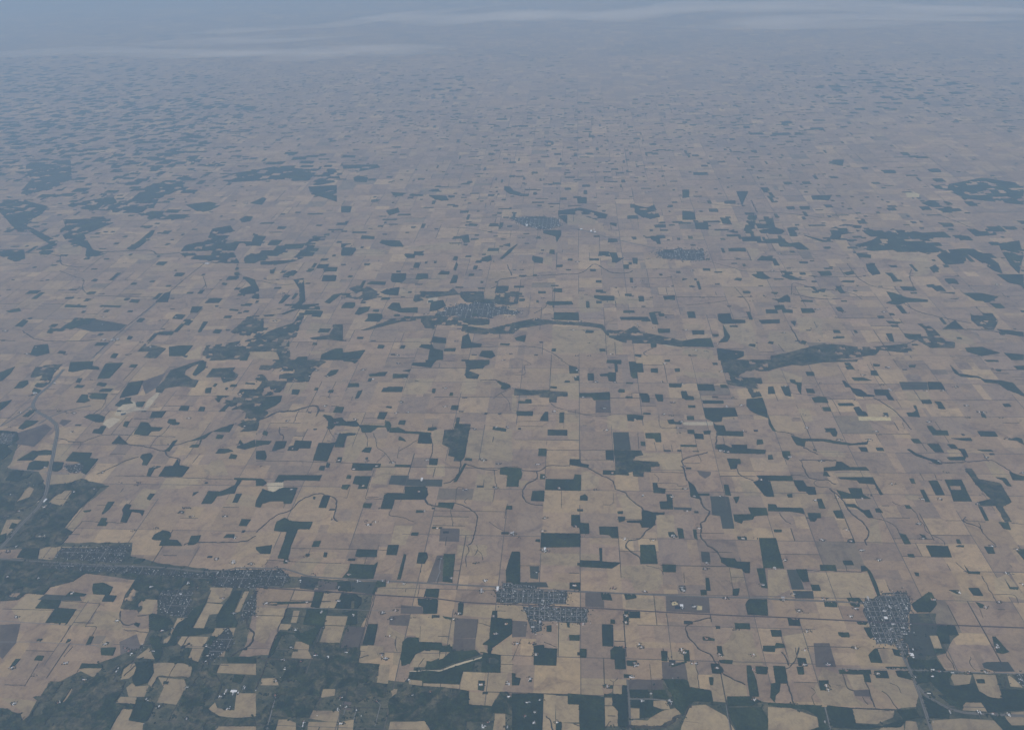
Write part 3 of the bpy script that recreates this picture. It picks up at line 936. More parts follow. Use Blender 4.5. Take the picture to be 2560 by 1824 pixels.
D_FIELDS = """
T1
P 860,285 920,225 1030,225 990,290
P 1140,1290 1200,1200 1260,1130 1380,1140 1290,1310
P 1400,1130 1460,1035 1760,1040 1730,1080 1580,1130
P 435,740 640,740 580,880 480,888
P 570,1465 740,1310 760,1330 640,1500
P 1040,410 980,490 940,540 1080,540 1130,500 1090,480
G 520,555 545,520 635,530 560,580
G 1240,190 1460,110 1380,240 1280,300
B 590,930 700,900 740,940 700,985 620,990
Q 1010,480 1050,400 1140,350 1190,370 1200,412 1262,430 1300,350 1380,285 1415,290 1290,440 1180,450 1030,490
Q 900,560 940,520 1000,505 1060,520 960,600
P 245,270 330,130 410,130 330,230 290,240
P 60,945 200,800 230,800 140,900 110,940
P 440,1010 730,1000 720,1035 600,1080 440,1090
P 2050,1180 2250,1190 2250,1290 1990,1260
Q 300,1550 400,1540 395,1560 310,1562
Q 270,1250 330,1230 350,1240 300,1260
Q 350,1290 415,1270 390,1300
P 1950,870 2010,1010 1840,1010 1790,980 1860,880
T2
P 1310,160 1560,165 1540,230 1480,300 1290,300
P 1820,170 1950,175 1925,300 1790,295
P 1880,620 2250,610 2250,890 1840,860
P 1100,912 1220,915 1215,1000 1180,1010 1150,1090 1010,1085
P 1500,920 1660,915 1660,1020 1500,1000
P 1950,1000 2090,1010 2080,1245 1900,1230
P 240,290 270,200 460,200 440,250 390,290
P 1190,1590 1220,1450 1380,1450 1310,1624 1180,1624
P 1790,1480 1900,1500 1880,1590 1790,1540
G 1610,1590 1620,1475 1790,1480 1785,1595
W 1165,1090 1190,1010 1345,1012 1340,1045 1640,1048 1635,1110 1400,1105
P 700,640 880,600 930,640 830,640
P 800,660 960,650 980,760 930,800 870,890 760,890
Q 90,1080 240,1070 240,1120 190,1140 150,1160 110,1150
P 1560,610 1650,615 1630,740 1555,735
T3
P 330,120 500,115 590,130 590,350 490,345 490,280 330,260
P 830,490 1010,480 1020,620 840,600
P 490,620 600,620 595,735 490,690
P 1135,810 1490,820 1500,980 1300,960 1300,930 1285,893 1080,878 1090,850
P 610,950 770,1030 760,1110 608,1148
G 735,355 862,355 870,465 735,462
W 885,632 1025,632 1045,788 895,788
W 1740,1195 1870,1195 1905,1200 1955,1480 1850,1480 1830,1370 1760,1360
G 1625,970 1750,980 1745,1010 1700,1040 1650,1010
W 1420,1290 1580,1295 1575,1320 1425,1312
P 60,1060 150,1060 80,1120 60,1110
W 1885,628 2030,632 2035,668 1900,660
Q 1500,545 1765,540 1765,572 1510,570
P 1500,100 1800,110 1840,160 1560,150
P 2000,1060 2100,1060 2190,1190 2050,1195
P 0,460 40,460 40,300 0,300
P 1270,1360 1420,1360 1440,1550 1280,1560
P 465,460 590,470 592,550 460,548
P 1600,315 1760,315 1765,350 1600,348
P 920,1180 1010,1180 1130,1300 1140,1400 1010,1405
T4
Y 790,497 1075,500 1082,532 802,532
W 1150,190 1398,192 1408,260 1180,262
P 860,385 1080,390 1160,490 1070,498 880,495
P 20,1065 220,1065 260,1200 60,1205
P 760,975 880,975 920,1030 620,1028 560,1000
P 1900,890 1980,890 2150,1050 1990,1030
P 1200,1185 1320,1185 1340,1225 1210,1230
P 430,790 650,800 680,850 500,850
P 1570,790 1670,790 1700,845 1600,850
P 900,1390 960,1400 1010,1620 880,1600 890,1500
P 260,420 360,430 400,540 300,540
P 1200,275 1400,275 1450,370 1250,370
P 80,80 300,150 290,200 0,190 0,110
T5
P 520,490 700,500 680,560 540,545
P 240,430 390,435 310,555 460,565 400,680 180,680 100,560
P 680,560 870,520 750,720 600,700
P 730,500 770,435 920,440 890,510
P 860,570 1050,590 1070,690 1080,740 960,750 770,715
P 1220,600 1270,475 1385,480 1330,610
P 1850,370 2045,375 2020,440 1940,505 1820,500
P 1820,505 1960,520 1920,600 1840,610 1790,730 1700,725
P 2060,600 2150,405 2190,405 2110,580
P 700,1100 740,1080 900,1080 820,1160
P 1560,860 1600,800 1830,805 1790,905 1600,895
P 1880,730 2070,725 2040,840 1860,800
P 1190,990 1310,900 1360,1000
P 1350,1040 1420,1030 1620,1040 1690,1070 1670,1160 1480,1150 1390,1150 1330,1240 1300,1220
P 1390,1160 1620,1180 1640,1240 1550,1400 1380,1380 1440,1250
P 1020,1380 1060,1330 1200,1335 1200,1400
P 960,1640 1070,1440 1165,1440 1130,1540 1260,1560 1250,1640
P 1830,1440 1890,1380 1910,1430 2060,1450 2080,1300 2250,1300 2250,1500 2100,1520 1930,1500
P 1900,1120 1940,1040 2250,1040 2250,1140
P 1490,780 1560,640 1660,640 1640,680 1550,780
P 1060,1180 1100,1050 1250,1030 1180,1130 1130,1170
P 1110,1250 1160,1210 1200,1240 1310,1230 1270,1330 1130,1330
P 1650,990 1690,905 1790,910 1740,1030
P 1840,960 1860,920 1990,890 1970,980
P 330,50 420,10 860,20 540,20 460,130 340,120
P 0,1340 150,1350 320,1370 250,1500 200,1540 170,1440
P 850,900 900,840 1000,860 960,890
P 1500,790 1440,830 1430,900 1490,830
W 330,480 400,430 560,440 700,450 720,490 540,485
B 1050,850 1200,780 1240,900 1060,960
G 0,700 180,690 140,860 20,1000 0,980
T6
P 560,850 610,705 780,712 735,860
P 620,620 805,625 785,705 600,700
P 310,990 350,845 480,850 460,930 500,1000
P 560,550 600,420 750,420 700,550
G 740,905 800,715 965,720 930,880 880,905
G 545,310 715,325 712,395 545,392
W 840,320 1060,330 1020,430 845,412
W 395,270 545,290 510,395 385,380
P 580,270 620,160 820,165 790,220 730,285
P 290,200 410,110 590,110 510,200 480,265 350,240
P 1070,380 1150,340 1240,330 1220,440 1060,425
P 1250,340 1430,345 1415,450 1225,440
P 1350,610 1660,620 1625,850 1435,850 1340,700
P 1640,625 1750,640 1725,890 1630,850
G 1750,640 1950,650 1930,815 1740,820
G 1815,820 1930,820 1925,920 1830,930
G 1740,820 1815,820 1830,930 1730,930
G 1275,525 1460,540 1470,605 1270,600
G 1180,620 1360,610 1340,710 1170,700
P 1960,650 2065,650 2050,820 1990,860 2035,950 1960,940 1925,860
P 2100,900 2250,800 2250,1120 2150,1110 2145,965 2065,960
P 1810,1110 2015,1120 2000,1190 1950,1190 1950,1275 1790,1265
P 2020,1120 2220,1120 2160,1290 2010,1285
P 1870,1290 2140,1290 2070,1415 1870,1405
Q 1350,1105 1500,1098 1620,1098 1750,1045 1990,978 1990,992 1760,1060 1620,1108 1350,1115
P 1060,1215 1090,1050 1175,1050 1160,1215
P 1350,1060 1400,960 1490,920 1610,925 1610,990 1540,1020 1480,1070 1350,1070
P 1620,940 1725,940 1720,1010 1610,1005
P 1830,525 2250,530 2250,650 2120,640 2080,580 2070,640 1815,620
P 1340,1180 1460,1190 1460,1235 1345,1220
P 1470,1212 1790,1225 1780,1260 1470,1240
P 460,1520 490,1450 730,1455 730,1550 640,1550
P 730,1555 860,1530 850,1640 720,1640
P 450,1640 460,1550 720,1555 710,1640
P 170,1640 200,1530 280,1530 350,1560 350,1640
P 1180,1550 1400,1550 1490,1540 1540,1640 1160,1640
P 1180,1350 1210,1260 1240,1270 1230,1360
P 570,1340 590,1265 700,1262 690,1320
P 900,1030 920,885 1040,880 1080,890 1050,1000
P 1210,950 1200,1050 1270,1060 1290,870 1320,800 1160,710 1150,800 1240,830
P 2080,1640 2100,1480 2190,1480 2190,1640
P 305,680 330,575 385,575 355,680
P 40,1230 50,1170 180,1165 200,1230
P 200,740 215,690 310,695 290,745
P 1770,90 1770,0 2030,0 2030,100
G 1500,330 1590,90 1650,90 1640,320
B 760,1440 780,1370 840,1380 830,1450
P 0,550 270,555 200,740 0,750
T7
P 245,170 260,70 770,80 750,130 598,135 595,190 480,180
P 320,320 500,330 505,385 310,380
P 960,180 1290,180 1330,300 1290,400 1080,400 1040,300 960,290
P 600,1165 1010,1180 1010,1228 600,1222
P 600,1228 790,1230 805,1330 600,1318
P 385,1320 490,1325 490,1395 590,1400 590,1555 385,1560
P 400,680 595,690 592,790 500,790 480,840 590,840 590,985 395,985
P 890,1232 965,1235 965,1310 890,1305
G 645,418 780,418 790,480 810,490 810,550 645,540
G 1352,448 1730,458 1740,598 1355,580
W 0,325 300,325 320,370 0,370
G 0,660 135,670 120,805 0,810
G 1315,1022 1520,1032 1545,1180 1325,1178
G 1020,1180 1325,1180 1330,1268 1030,1265
G 710,1345 805,1348 805,1450 760,1420
Y 1400,500 1440,495 1462,520 1410,530
Y 1622,530 1672,535 1670,570 1625,570
W 1660,55 1735,60 1745,150 1670,150
W 155,185 240,185 230,300 160,290
P 1530,1030 1620,1035 1640,1250 1560,1240 1545,1190
P 1760,1130 1860,1140 2060,1240 2070,1330 1890,1325 1880,1380 1770,1370 1740,1240
P 1910,210 2030,215 2055,325 1920,325
P 1960,745 2110,750 2140,900 2210,1050 1950,1050 1850,990 1850,890
P 1190,1540 1230,1500 1250,1470 1340,1450 1440,1430 1500,1490 1420,1550 1300,1590 1100,1590 1030,1580 1050,1530
P 1490,1590 1570,1410 1700,1400 1880,1500 1970,1640 1480,1640
P 1030,1430 1120,1435 1120,1520 1040,1525
P 0,525 95,530 130,600 140,660 0,655
P 1360,935 1500,935 1515,1020 1365,1020
P 1000,460 1330,470 1350,575 1000,550
B 1480,350 1525,355 1530,410 1480,405
T8
W 165,215 245,215 300,330 320,390 210,390 190,310
W 215,400 395,402 405,470 240,468
P 0,215 160,215 195,390 30,470 0,460
P 340,240 880,245 950,470 700,460 600,480 480,470 370,325
W 1880,1040 1920,1025 2110,1025 2170,1110 2000,1110 1900,1080
W 1310,600 1340,680 1490,700 1480,790 1410,790 1460,905 1480,970 1380,975 1390,1010 1290,995 1250,960 1230,880 1170,800 1250,770 1240,600
P 1420,795 1490,795 1530,905 1460,905
P 1600,400 1750,400 1810,510 1660,505
P 970,920 1080,920 1200,990 1220,1060 1010,1040
P 130,800 320,770 370,940 380,1060 270,990 200,1050
P 1070,1130 1160,1150 1290,1200 1330,1300 1280,1420 1170,1430 1060,1320 920,1240 920,1170
P 480,1080 680,1150 760,1330 880,1410 500,1410 400,1270
P 690,1140 835,1140 890,1265 750,1270
P 1590,1130 1790,1140 1770,1220 1640,1230
P 1800,1130 2000,1140 2060,1350 1950,1340 1860,1290
P 2100,1130 2170,1180 2240,1250 2130,1240
P 760,1560 740,1435 1110,1450 1100,1510 960,1570
P 1720,1380 1870,1380 1930,1460 1710,1450
P 0,1420 200,1430 430,1510 450,1600 300,1640 0,1640
P 2060,1480 2250,1460 2250,1580 2130,1580
P 820,700 920,680 930,720 830,715
P 2100,250 2230,420 2250,420 2250,480 2000,430 1990,300
G 750,1275 885,1268 900,1330 765,1325
G 400,860 540,860 600,1070 420,1070
P 1440,1540 1700,1520 2000,1540 2100,1640 1430,1640
M1
P 380,590 430,560 550,580 540,630 400,630
P 820,620 1060,640 1000,670 860,660
P 700,950 830,920 860,970 680,980
P 1560,1330 1600,1280 1840,1280 1860,1330
P 2060,1280 2210,1275 2190,1300 2050,1290
P 2040,1160 2080,1090 2220,1100 2190,1160
P 1830,640 1960,600 2000,620 1940,660
W 480,1115 620,1060 850,1100 800,1140 620,1148
P 1200,1310 1350,1240 1340,1330 1250,1336
M2
P 400,590 600,560 800,540 800,600 600,600
P 100,590 300,600 280,640 90,640
P 430,1190 600,1190 590,1230 510,1260 400,1260
P 1590,1000 1590,900 1990,920 1980,960 1740,960 1740,1010 1600,1020
P 960,640 940,600 1060,580 1080,630
P 1350,690 1350,650 1410,645 1410,710
P 1785,660 1835,665 1830,720 1780,700
P 390,900 400,850 475,855 450,920
P 960,930 965,905 1020,905 1020,935
P 1100,1020 1120,970 1180,970 1160,1020
Q 570,955 590,915 650,910 640,950 600,960
P 1410,1110 1760,1130 1880,1210 1880,1290 1410,1290
Q 2100,1215 2160,1212 2250,1215 2260,1245 2180,1245
P 1510,370 1600,370 1700,400 1700,430 1510,430
P 600,800 650,770 710,770 700,800
P 820,1090 990,1080 980,1120 830,1110
M3
P 100,380 180,385 180,410 110,410
P 170,470 260,470 250,510 180,510
P 330,420 410,420 410,460 340,460
P 430,590 500,590 520,620 470,680
P 760,840 860,855 990,880 1040,920 880,920 760,880
P 580,1140 770,1150 780,1210 840,1270 700,1280 570,1200
P 270,1080 450,1130 500,1270 300,1190
P 390,1070 460,1080 500,1250 400,1220
Y 1490,220 1540,212 1585,230 1580,250 1500,248
P 1560,660 1660,680 1650,760 1540,780
P 1400,640 1640,640 1640,680 1400,670
P 870,1050 930,1060 940,1190 860,1110
P 760,1050 860,1050 870,1130 780,1160
P 1660,1130 1820,1140 1940,1200 1960,1240 1820,1220
P 10,1250 200,1270 220,1336 0,1300
Q 700,1336 760,1325 760,1336
Z1
M 240,790 590,790 580,850 700,880 960,910 1400,950 1700,965 1680,1010 1400,990 1140,990 1130,1060 1100,1230 1060,1300 1200,1290 1220,1240 1280,1080 1400,1080 1400,1000 1660,1020 1640,1100 1600,1180 1560,1240 1640,1240 1600,1330 1700,1400 1800,1410 1840,1360 1850,1300 1790,1250 1830,1210 1960,1250 2040,1240 2150,1290 2230,1290 2230,1370 2060,1370 2040,1440 2210,1490 2279,1480 2279,1660 -20,1660 -20,1530 120,1560 200,1440 400,1340 560,1280 640,1240 700,1100 700,1050 600,1030 620,960 350,920 200,1000 0,1020 -20,860 200,860
P 1100,1210 1180,1240 1210,1180 1130,1180
P 1420,1380 1500,1380 1480,1430 1430,1430
P 1640,1250 1710,1250 1700,1300 1600,1320
P 1740,1450 1770,1440 1760,1490
T7
M 0,1300 270,1310 490,1305 600,1330 810,1320 970,1235 1030,1180 1320,1180 1400,1060 1520,1030 1560,1250 1750,1280 1890,1330 2190,1370 2250,1380 2250,1660 0,1660
P 280,1310 385,1315 380,1560 440,1560 600,1570 590,1650 265,1650
P 815,1340 880,1340 930,1460 930,1590 820,1590
P 1220,1370 1360,1360 1390,1440 1250,1440
T8
M 1240,1060 1290,600 1480,600 1480,700 1640,705 1670,790 1600,870 1560,950 1480,970 1560,1100 1880,1120 2300,1130 2300,1660 0,1660 0,1390 620,1430 1120,1440 1300,1420 1330,1300 1220,1060
P 1210,1540 1300,1550 1330,1650 1200,1650
P 1000,1600 1190,1570 1200,1650 940,1650
T5
P 1900,1590 2250,1590 2250,1650 1890,1650
P 545,1385 635,1250 620,1310 570,1380
T1
M 0,620 200,640 100,900 60,950 340,980 400,1100 720,1040 960,1105 700,1310 570,1470 640,1510 500,1660 -60,1660 -60,620
P 430,1250 480,1200 570,1145 640,1145 550,1280
P 150,1240 200,1160 260,1110 300,1130 260,1200
P 60,1400 190,1400 60,1540 0,1540
G 150,640 400,560 460,600 300,760 150,740
"""
D_PTS = """
F1 490,85 300,297 580,460 650,465 1120,350 1660,510 395,940 690,915 385,1245 390,1290 160,1325 650,1155 830,1130 350,1545 2110,300 2150,580 2100,745 1360,940 1590,1340 1680,1375 1980,1370 2065,1560 625,630 1495,740 660,930 900,985 180,460 1970,160 670,985 480,200 100,1180
F2 230,92 530,90 470,142 630,140 1025,165 1305,158 945,85 1255,30 605,403 280,535 695,552 715,548 720,648 1230,465 875,520 1665,245 1665,405 2110,590 2215,590 1920,605 1505,875 970,885 1060,930 860,957 1985,870 2005,880 2130,910 1455,1060 1430,1155 2170,0 320,780 725,880 1835,1135 1480,1325 680,1395 965,1415 990,1445 1595,1475 2240,1520 1200,900 1275,370 2110,1120 310,1135 940,1105 1050,1420 1340,460
F3 570,90 735,190 905,195 1310,190 1505,205 1345,30 1840,100 805,425 1415,372 1890,415 2015,395 1080,520 1490,540 1460,595 830,615 625,325 225,915 280,1025 415,1125 880,990 1860,800 1830,795 1900,805 2190,1050 1150,1190 1525,1130 1400,1200 1830,1195 560,1460 10,1530 990,1570 1240,1580 1410,1540 1420,1550 1645,1475 2030,1565 270,1500 620,1540 1335,475 1510,935 560,150 370,450 2040,625 1540,1325 740,1140 290,1385 1600,1195
F4 1070,265 1395,270 1540,268 1055,65 835,130 1650,235 1035,490 1415,540 1860,455 1895,460 345,595 890,700 625,700 470,885 185,850 1495,885 1920,855 1090,1085 830,1215 415,1230 1845,1262 1510,1220 1320,1435 690,1490 720,1590 1365,1565 2100,690 2240,990 480,1580 615,1205 155,230 1740,400 950,625 1360,1220
F5 70,55 140,12 60,280 340,290 140,630 630,425 1025,665 930,865 1100,905 1130,925 1160,950 575,1035 105,1078 120,1390 740,1180 1325,365 1650,335 1905,275 2005,235 2045,155 2210,165 1900,120 2050,600 1960,470 1350,930 1815,885 1825,970 1805,1020 1975,1305 2045,1305 2095,1295 2150,1250 1930,1330 1290,1350 1645,1245 1400,1415 1640,1520 2000,1435 1430,750 1580,430 1740,370 2230,330 2190,260 1040,1080 1020,1110 510,1385
F6 390,310 520,255 810,260 895,318 1115,315 1155,320 1300,340 1630,118 1980,410 2120,400 730,370 90,510 575,590 860,615 730,490 1110,595 1225,575 1550,625 1780,600 2090,625 1735,650 310,895 635,985 800,940 520,970 395,1020 240,1010 1130,995 1165,800 175,1190 170,1320 740,1340 790,1420 715,1440 880,1450 1060,1370 750,1565 420,1560 410,1580 1360,1320 1535,1285 1340,1180 1975,1225 2210,1215 2220,1330 2040,1555 1990,1590 2210,1600 270,140 350,745 2200,690 2100,780 450,500 1720,290 2010,310 250,1090 1100,960 1190,650
F7 270,45 325,52 295,55 215,240 550,355 895,380 1500,385 1510,400 1490,370 1710,155 1880,465 2200,350 1425,500 1495,550 1600,540 1005,620 1000,675 610,690 1115,870 1135,895 985,895 1490,920 1510,945 1075,1040 1090,1055 1045,1160 40,865 175,865 210,960 155,1175 840,1240 1705,820 2115,970 2125,1100 1800,1080 1410,1045 1595,1040 1825,960 1390,1395 1385,1375 250,1355 200,1465 130,1380 1140,1370 395,1555 1220,1300 2125,1360 1165,405 1705,210 110,1500 190,1560
F8 150,130 970,130 55,200 820,45 1970,10 2190,40 2090,245 230,430 135,480 495,470 270,575 720,625 885,480 770,555 1450,480 1680,415 1915,545 2020,885 2010,900 330,915 345,755 515,1235 530,1270 965,1130 1295,1160 1620,1120 1760,1125 1505,1110 1905,1110 1865,1470 2120,1490 1600,1460 500,1550 690,1100 1445,1090 1275,915 1275,985 1415,1300 1440,1150 2240,345 315,1050 1975,1480 520,1050 2310,1150 770,900 2030,500
Fa 1410,665 1380,695 1645,290 1910,275 680,895 690,1048 685,1100 1175,1050 690,1205 740,1205 760,1205 785,1200 35,1140 240,1250 180,1295 1005,1250 1590,1235 1575,1240 1885,890 1080,1070 1840,1075 860,1300 570,395
Fb 1600,465 1690,480 1665,475 1460,405 1240,440 1205,520 1580,680 2050,660 1340,625 2005,810 2195,845 1955,850 1305,1060 1115,1045 565,1030 320,865 1550,1135 1630,1140 1975,1095 1980,1115 2090,1120 1805,1295 375,1305 1515,1080 1595,1075 1165,1130 2045,215
Fc 650,625 600,740 70,740 1525,200 1820,75 335,270 770,490 380,295 465,940 455,910 875,998 905,998 1075,1015 1345,1015 680,1155 915,1205 360,1295 155,1280 2100,830 1500,1020 20,1135 90,1270 230,1230
"""
D_ROADS = """
T5 highway 34 0,120 700,165 1400,195 1850,235 2080,200 2270,202
T6 highway 34 0,203 240,205 330,230 450,270 700,290 1240,320 1800,350 2250,372
T7 highway 34 0,380 480,400 980,425 1350,440 1720,455 2250,465
T8 highway 34 0,472 400,488 690,500 900,520
T1 highway 80 560,80 430,230 330,310 290,380 310,440 430,510 490,560 505,620 480,760 450,920 420,1080 400,1180 330,1300 200,1430 30,1624 -60,1700
T1 highway 40 290,390 200,460 60,550 0,580
T1 highway 40 340,560 440,500 600,440 800,400
T8 highway 50 1130,800 1170,930 1210,1020 1290,1200 1340,1330 1440,1640
T8 highway 45 1310,1230 1400,1330 1600,1440 1720,1470 1840,1480 2260,1500
T8 road 22 600,1085 1230,1095 1570,1110 2250,1130
T7 highway 30 1012,1180 1028,1340 1042,1640
T7 road 24 1030,1350 1240,1352 1390,1370
T8 road 26 500,1420 555,1640
T6 road 28 170,1340 90,1640
T6 road 20 1060,1370 1095,1400 1045,1590
T6 road 30 1630,110 1610,200 1620,230 1580,325
T6 road 24 880,1450 860,1530
T6 road 22 790,1420 770,1490
T5 road 22 0,665 390,690 620,705
T5 road 20 0,850 390,855 870,885
T6 road 18 0,540 270,545 460,552 900,570 1200,580
T1 road 30 60,950 250,970 420,985 600,1000
T2 road 20 300,380 520,290 620,250 740,200 800,150 900,110 1000,50
M2 highway 45 1550,455 1690,490 1850,535 2100,590
M2 road 40 950,340 1100,370 1220,380
M1 road 40 1040,960 860,1120 700,1250 610,1336
T6 railway 36 0,370 540,405 1050,437 1600,472 1820,502 2250,522
T7 railway 36 0,522 670,552 1350,590 2000,622 2250,630
T8 railway 36 0,630 640,660 860,672 1320,690 1640,705 2270,728
T7 track 8 1450,1540 1640,1560
T7 road 16 1880,1400 1920,1640
"""
D_TOWNS = """
T7 grid-street-town 0,385 485,405 480,520 0,510
T6 grid-street-town 2110,380 2260,385 2260,515 2110,500
T7 grid-street-town 95,535 670,558 660,680 270,670 135,640
T7 grid-street-town 140,645 270,680 265,750 180,770
T8 diagonal-road-town 830,500 980,440 1230,440 1260,520 1240,600 1230,680 1250,760 1110,870 950,870 900,720 850,620
T8 diagonal-road-town 1000,420 1220,410 1225,435 1000,436
T8 diagonal-road-town 1110,870 1200,810 1240,960 1180,970
T5 strip-town 340,140 1200,190 1860,255 1860,300 1200,260 400,200
T5 strip-town 1870,245 2080,215 2260,215 2260,390 1870,360
T6 strip-town 0,215 230,215 310,290 220,370 0,365
T5 strip-town 480,110 540,25 860,30 900,10 1150,5 1060,160
T5 scattered-suburb 1420,400 1700,390 1650,640 1420,600 1390,470
T5 scattered-suburb 1830,900 2010,700 2060,860 1830,1050
T5 scattered-suburb 2140,540 2250,400 2250,600 2100,680
M2 middle-river-town 620,1045 640,1015 690,1010 700,985 760,980 800,955 850,970 900,940 960,960 1020,950 1030,985 1110,975 1100,1000 1190,1010 1180,1030 1060,1030 1000,1055 900,1045 840,1060 760,1040
M2 far-shed-town 1130,390 1290,375 1440,390 1470,440 1360,465 1220,440
M2 river-hamlet 2100,620 2160,600 2280,590 2280,660 2150,660
M3 river-hamlet 0,600 140,600 150,670 0,670
T1 left-edge-town 0,640 140,640 100,740 0,740
T1 strip-town 560,930 720,905 740,960 620,990
T8 far-corner-town 2150,1140 2260,1130 2260,1240
T7 grid-street-town 240,480 330,480 330,560 240,560
T6 grid-street-town 2170,330 2260,330 2260,382 2170,378
T7 grid-street-town 0,340 60,345 220,370 220,388 0,384
"""

# ------------------------------------------------------------------ geometry of the view
TILES = {'T1': (0, 900), 'T2': (640, 900), 'T3': (1280, 900), 'T4': (1920, 900),
         'T5': (0, 1362), 'T6': (640, 1362), 'T7': (1280, 1362), 'T8': (1920, 1362),
         'Z1': (0, 912), 'M1': (0, 400), 'M2': (853, 400), 'M3': (1706, 400)}
FT = {'F1': 'T1', 'F2': 'T2', 'F3': 'T3', 'F4': 'T4', 'F5': 'T5', 'F6': 'T6', 'F7': 'T7', 'F8': 'T8',
      'Fa': 'M1', 'Fb': 'M2', 'Fc': 'M3'}


def src(t, x, y):
    x0, y0 = TILES[t]
    s = {'T': 3.5156, 'M': 2.673, 'Z': 1.781}[t[0]]
    return x0 + x / s, y0 + y / s


def ground(px, py, z=0.0):
    d = R @ Vector(((px - W / 2) / F, -(py - HH / 2) / F, -1.0))
    t = (z - ALT) / d.z
    return Vector((d.x * t, d.y * t))


RT = R.transposed()


def project(x, y, z=0.0):
    v = RT @ Vector((x, y, z - ALT))
    if v.z > -1:
        return (-1e6, -1e6)
    return (W / 2 + F * v.x / -v.z, HH / 2 - F * v.y / -v.z)


def pairs(s):
    return [tuple(float(a) for a in p.split(',')) for p in s.split()]


# ------------------------------------------------------------------ materials
def mat(name, base, rough=0.9, build=None):
    m = bpy.data.materials.new(name)
    m.use_nodes = True
    b = m.node_tree.nodes['Principled BSDF']
    b.inputs['Base Color'].default_value = (*base, 1)
    b.inputs['Roughness'].default_value = rough
    b.inputs['Specular IOR Level'].default_value = 0.15
    if build:
        build(m.node_tree, b, base)
    return m


def nz(nt, scale, detail=4, rough=0.6, distort=0.0):
    tc = nt.nodes.new('ShaderNodeNewGeometry')
    n = nt.nodes.new('ShaderNodeTexNoise')
    n.inputs['Scale'].default_value = scale
    n.inputs['Detail'].default_value = detail
    n.inputs['Roughness'].default_value = rough
    n.inputs['Distortion'].default_value = distort
    nt.links.new(tc.outputs['Position'], n.inputs['Vector'])
    return n.outputs['Fac']


def ramp(nt, fac, stops):
    r = nt.nodes.new('ShaderNodeValToRGB')
    e = r.color_ramp.elements
    while len(e) < len(stops):
        e.new(0.5)
    for i, (p, c) in enumerate(stops):
        e[i].position = p
        e[i].color = (*c, 1)
    nt.links.new(fac, r.inputs['Fac'])
    return r.outputs['Color']


def mixc(nt, kind, fac, a, b):
    m = nt.nodes.new('ShaderNodeMix')
    m.data_type = 'RGBA'
    m.blend_type = kind
    if isinstance(fac, float):
        m.inputs[0].default_value = fac
    else:
        nt.links.new(fac, m.inputs[0])
    for i, v in ((6, a), (7, b)):
        if isinstance(v, tuple):
            m.inputs[i].default_value = (*v, 1)
        else:
            nt.links.new(v, m.inputs[i])
    return m.outputs[2]


def soil(nt, b, base, attr=True):
    """field colour (per-field attribute) times wet / dry soil mottling"""
    if attr:
        a = nt.nodes.new('ShaderNodeAttribute')
        a.attribute_name = 'field_colour'
        c = a.outputs['Color']
    else:
        c = base
    big = ramp(nt, nz(nt, 1 / 6000, 5, 0.6, 0.4), [(0.3, (0.86, 0.87, 0.91)), (0.7, (1.10, 1.07, 1.02))])
    mid = ramp(nt, nz(nt, 1 / 520, 6, 0.66, 1.4), [(0.34, (0.70, 0.68, 0.72)), (0.47, (0.96, 0.95, 0.955)), (0.56, (1.02, 1.015, 1.0)), (0.74, (1.16, 1.14, 1.07))])
    fine = ramp(nt, nz(nt, 1 / 70, 3, 0.7, 0.2), [(0.3, (0.90, 0.90, 0.90)), (0.7, (1.09, 1.09, 1.08))])
    c = mixc(nt, 'MULTIPLY', 1.0, c, big)
    c = mixc(nt, 'MULTIPLY', 1.0, c, mid)
    c = mixc(nt, 'MULTIPLY', 1.0, c, fine)
    stain = ramp(nt, nz(nt, 1 / 190, 5, 0.7, 2.2), [(0.38, (0.80, 0.79, 0.80)), (0.47, (0.98, 0.98, 0.98)), (0.70, (1.08, 1.07, 1.05))])
    c = mixc(nt, 'MULTIPLY', 0.8, c, stain)
    nt.links.new(c, b.inputs['Base Color'])


def leafy(nt, b, base):
    o = nt.nodes.new('ShaderNodeObjectInfo')
    big = ramp(nt, nz(nt, 1 / 650, 5, 0.7, 0.8), [(0.32, (0.70, 0.76, 0.80)), (0.50, (1, 1, 1)), (0.60, (1.6, 1.4, 1.2)), (0.74, (3.0, 2.2, 1.9))])
    fine = ramp(nt, nz(nt, 1 / 34, 3, 0.75), [(0.30, (0.55, 0.56, 0.6)), (0.52, (1, 1, 1)), (0.72, (1.7, 1.6, 1.35))])
    c = mixc(nt, 'MULTIPLY', 1.0, base, big)
    c = mixc(nt, 'MULTIPLY', 1.0, c, fine)
    v = ramp(nt, o.outputs['Random'], [(0.0, (0.82, 0.86, 0.9)), (0.5, (1.0, 1.0, 1.0)), (1.0, (1.18, 1.2, 1.05))])
    c = mixc(nt, 'MULTIPLY', 1.0, c, v)
    nt.links.new(c, b.inputs['Base Color'])


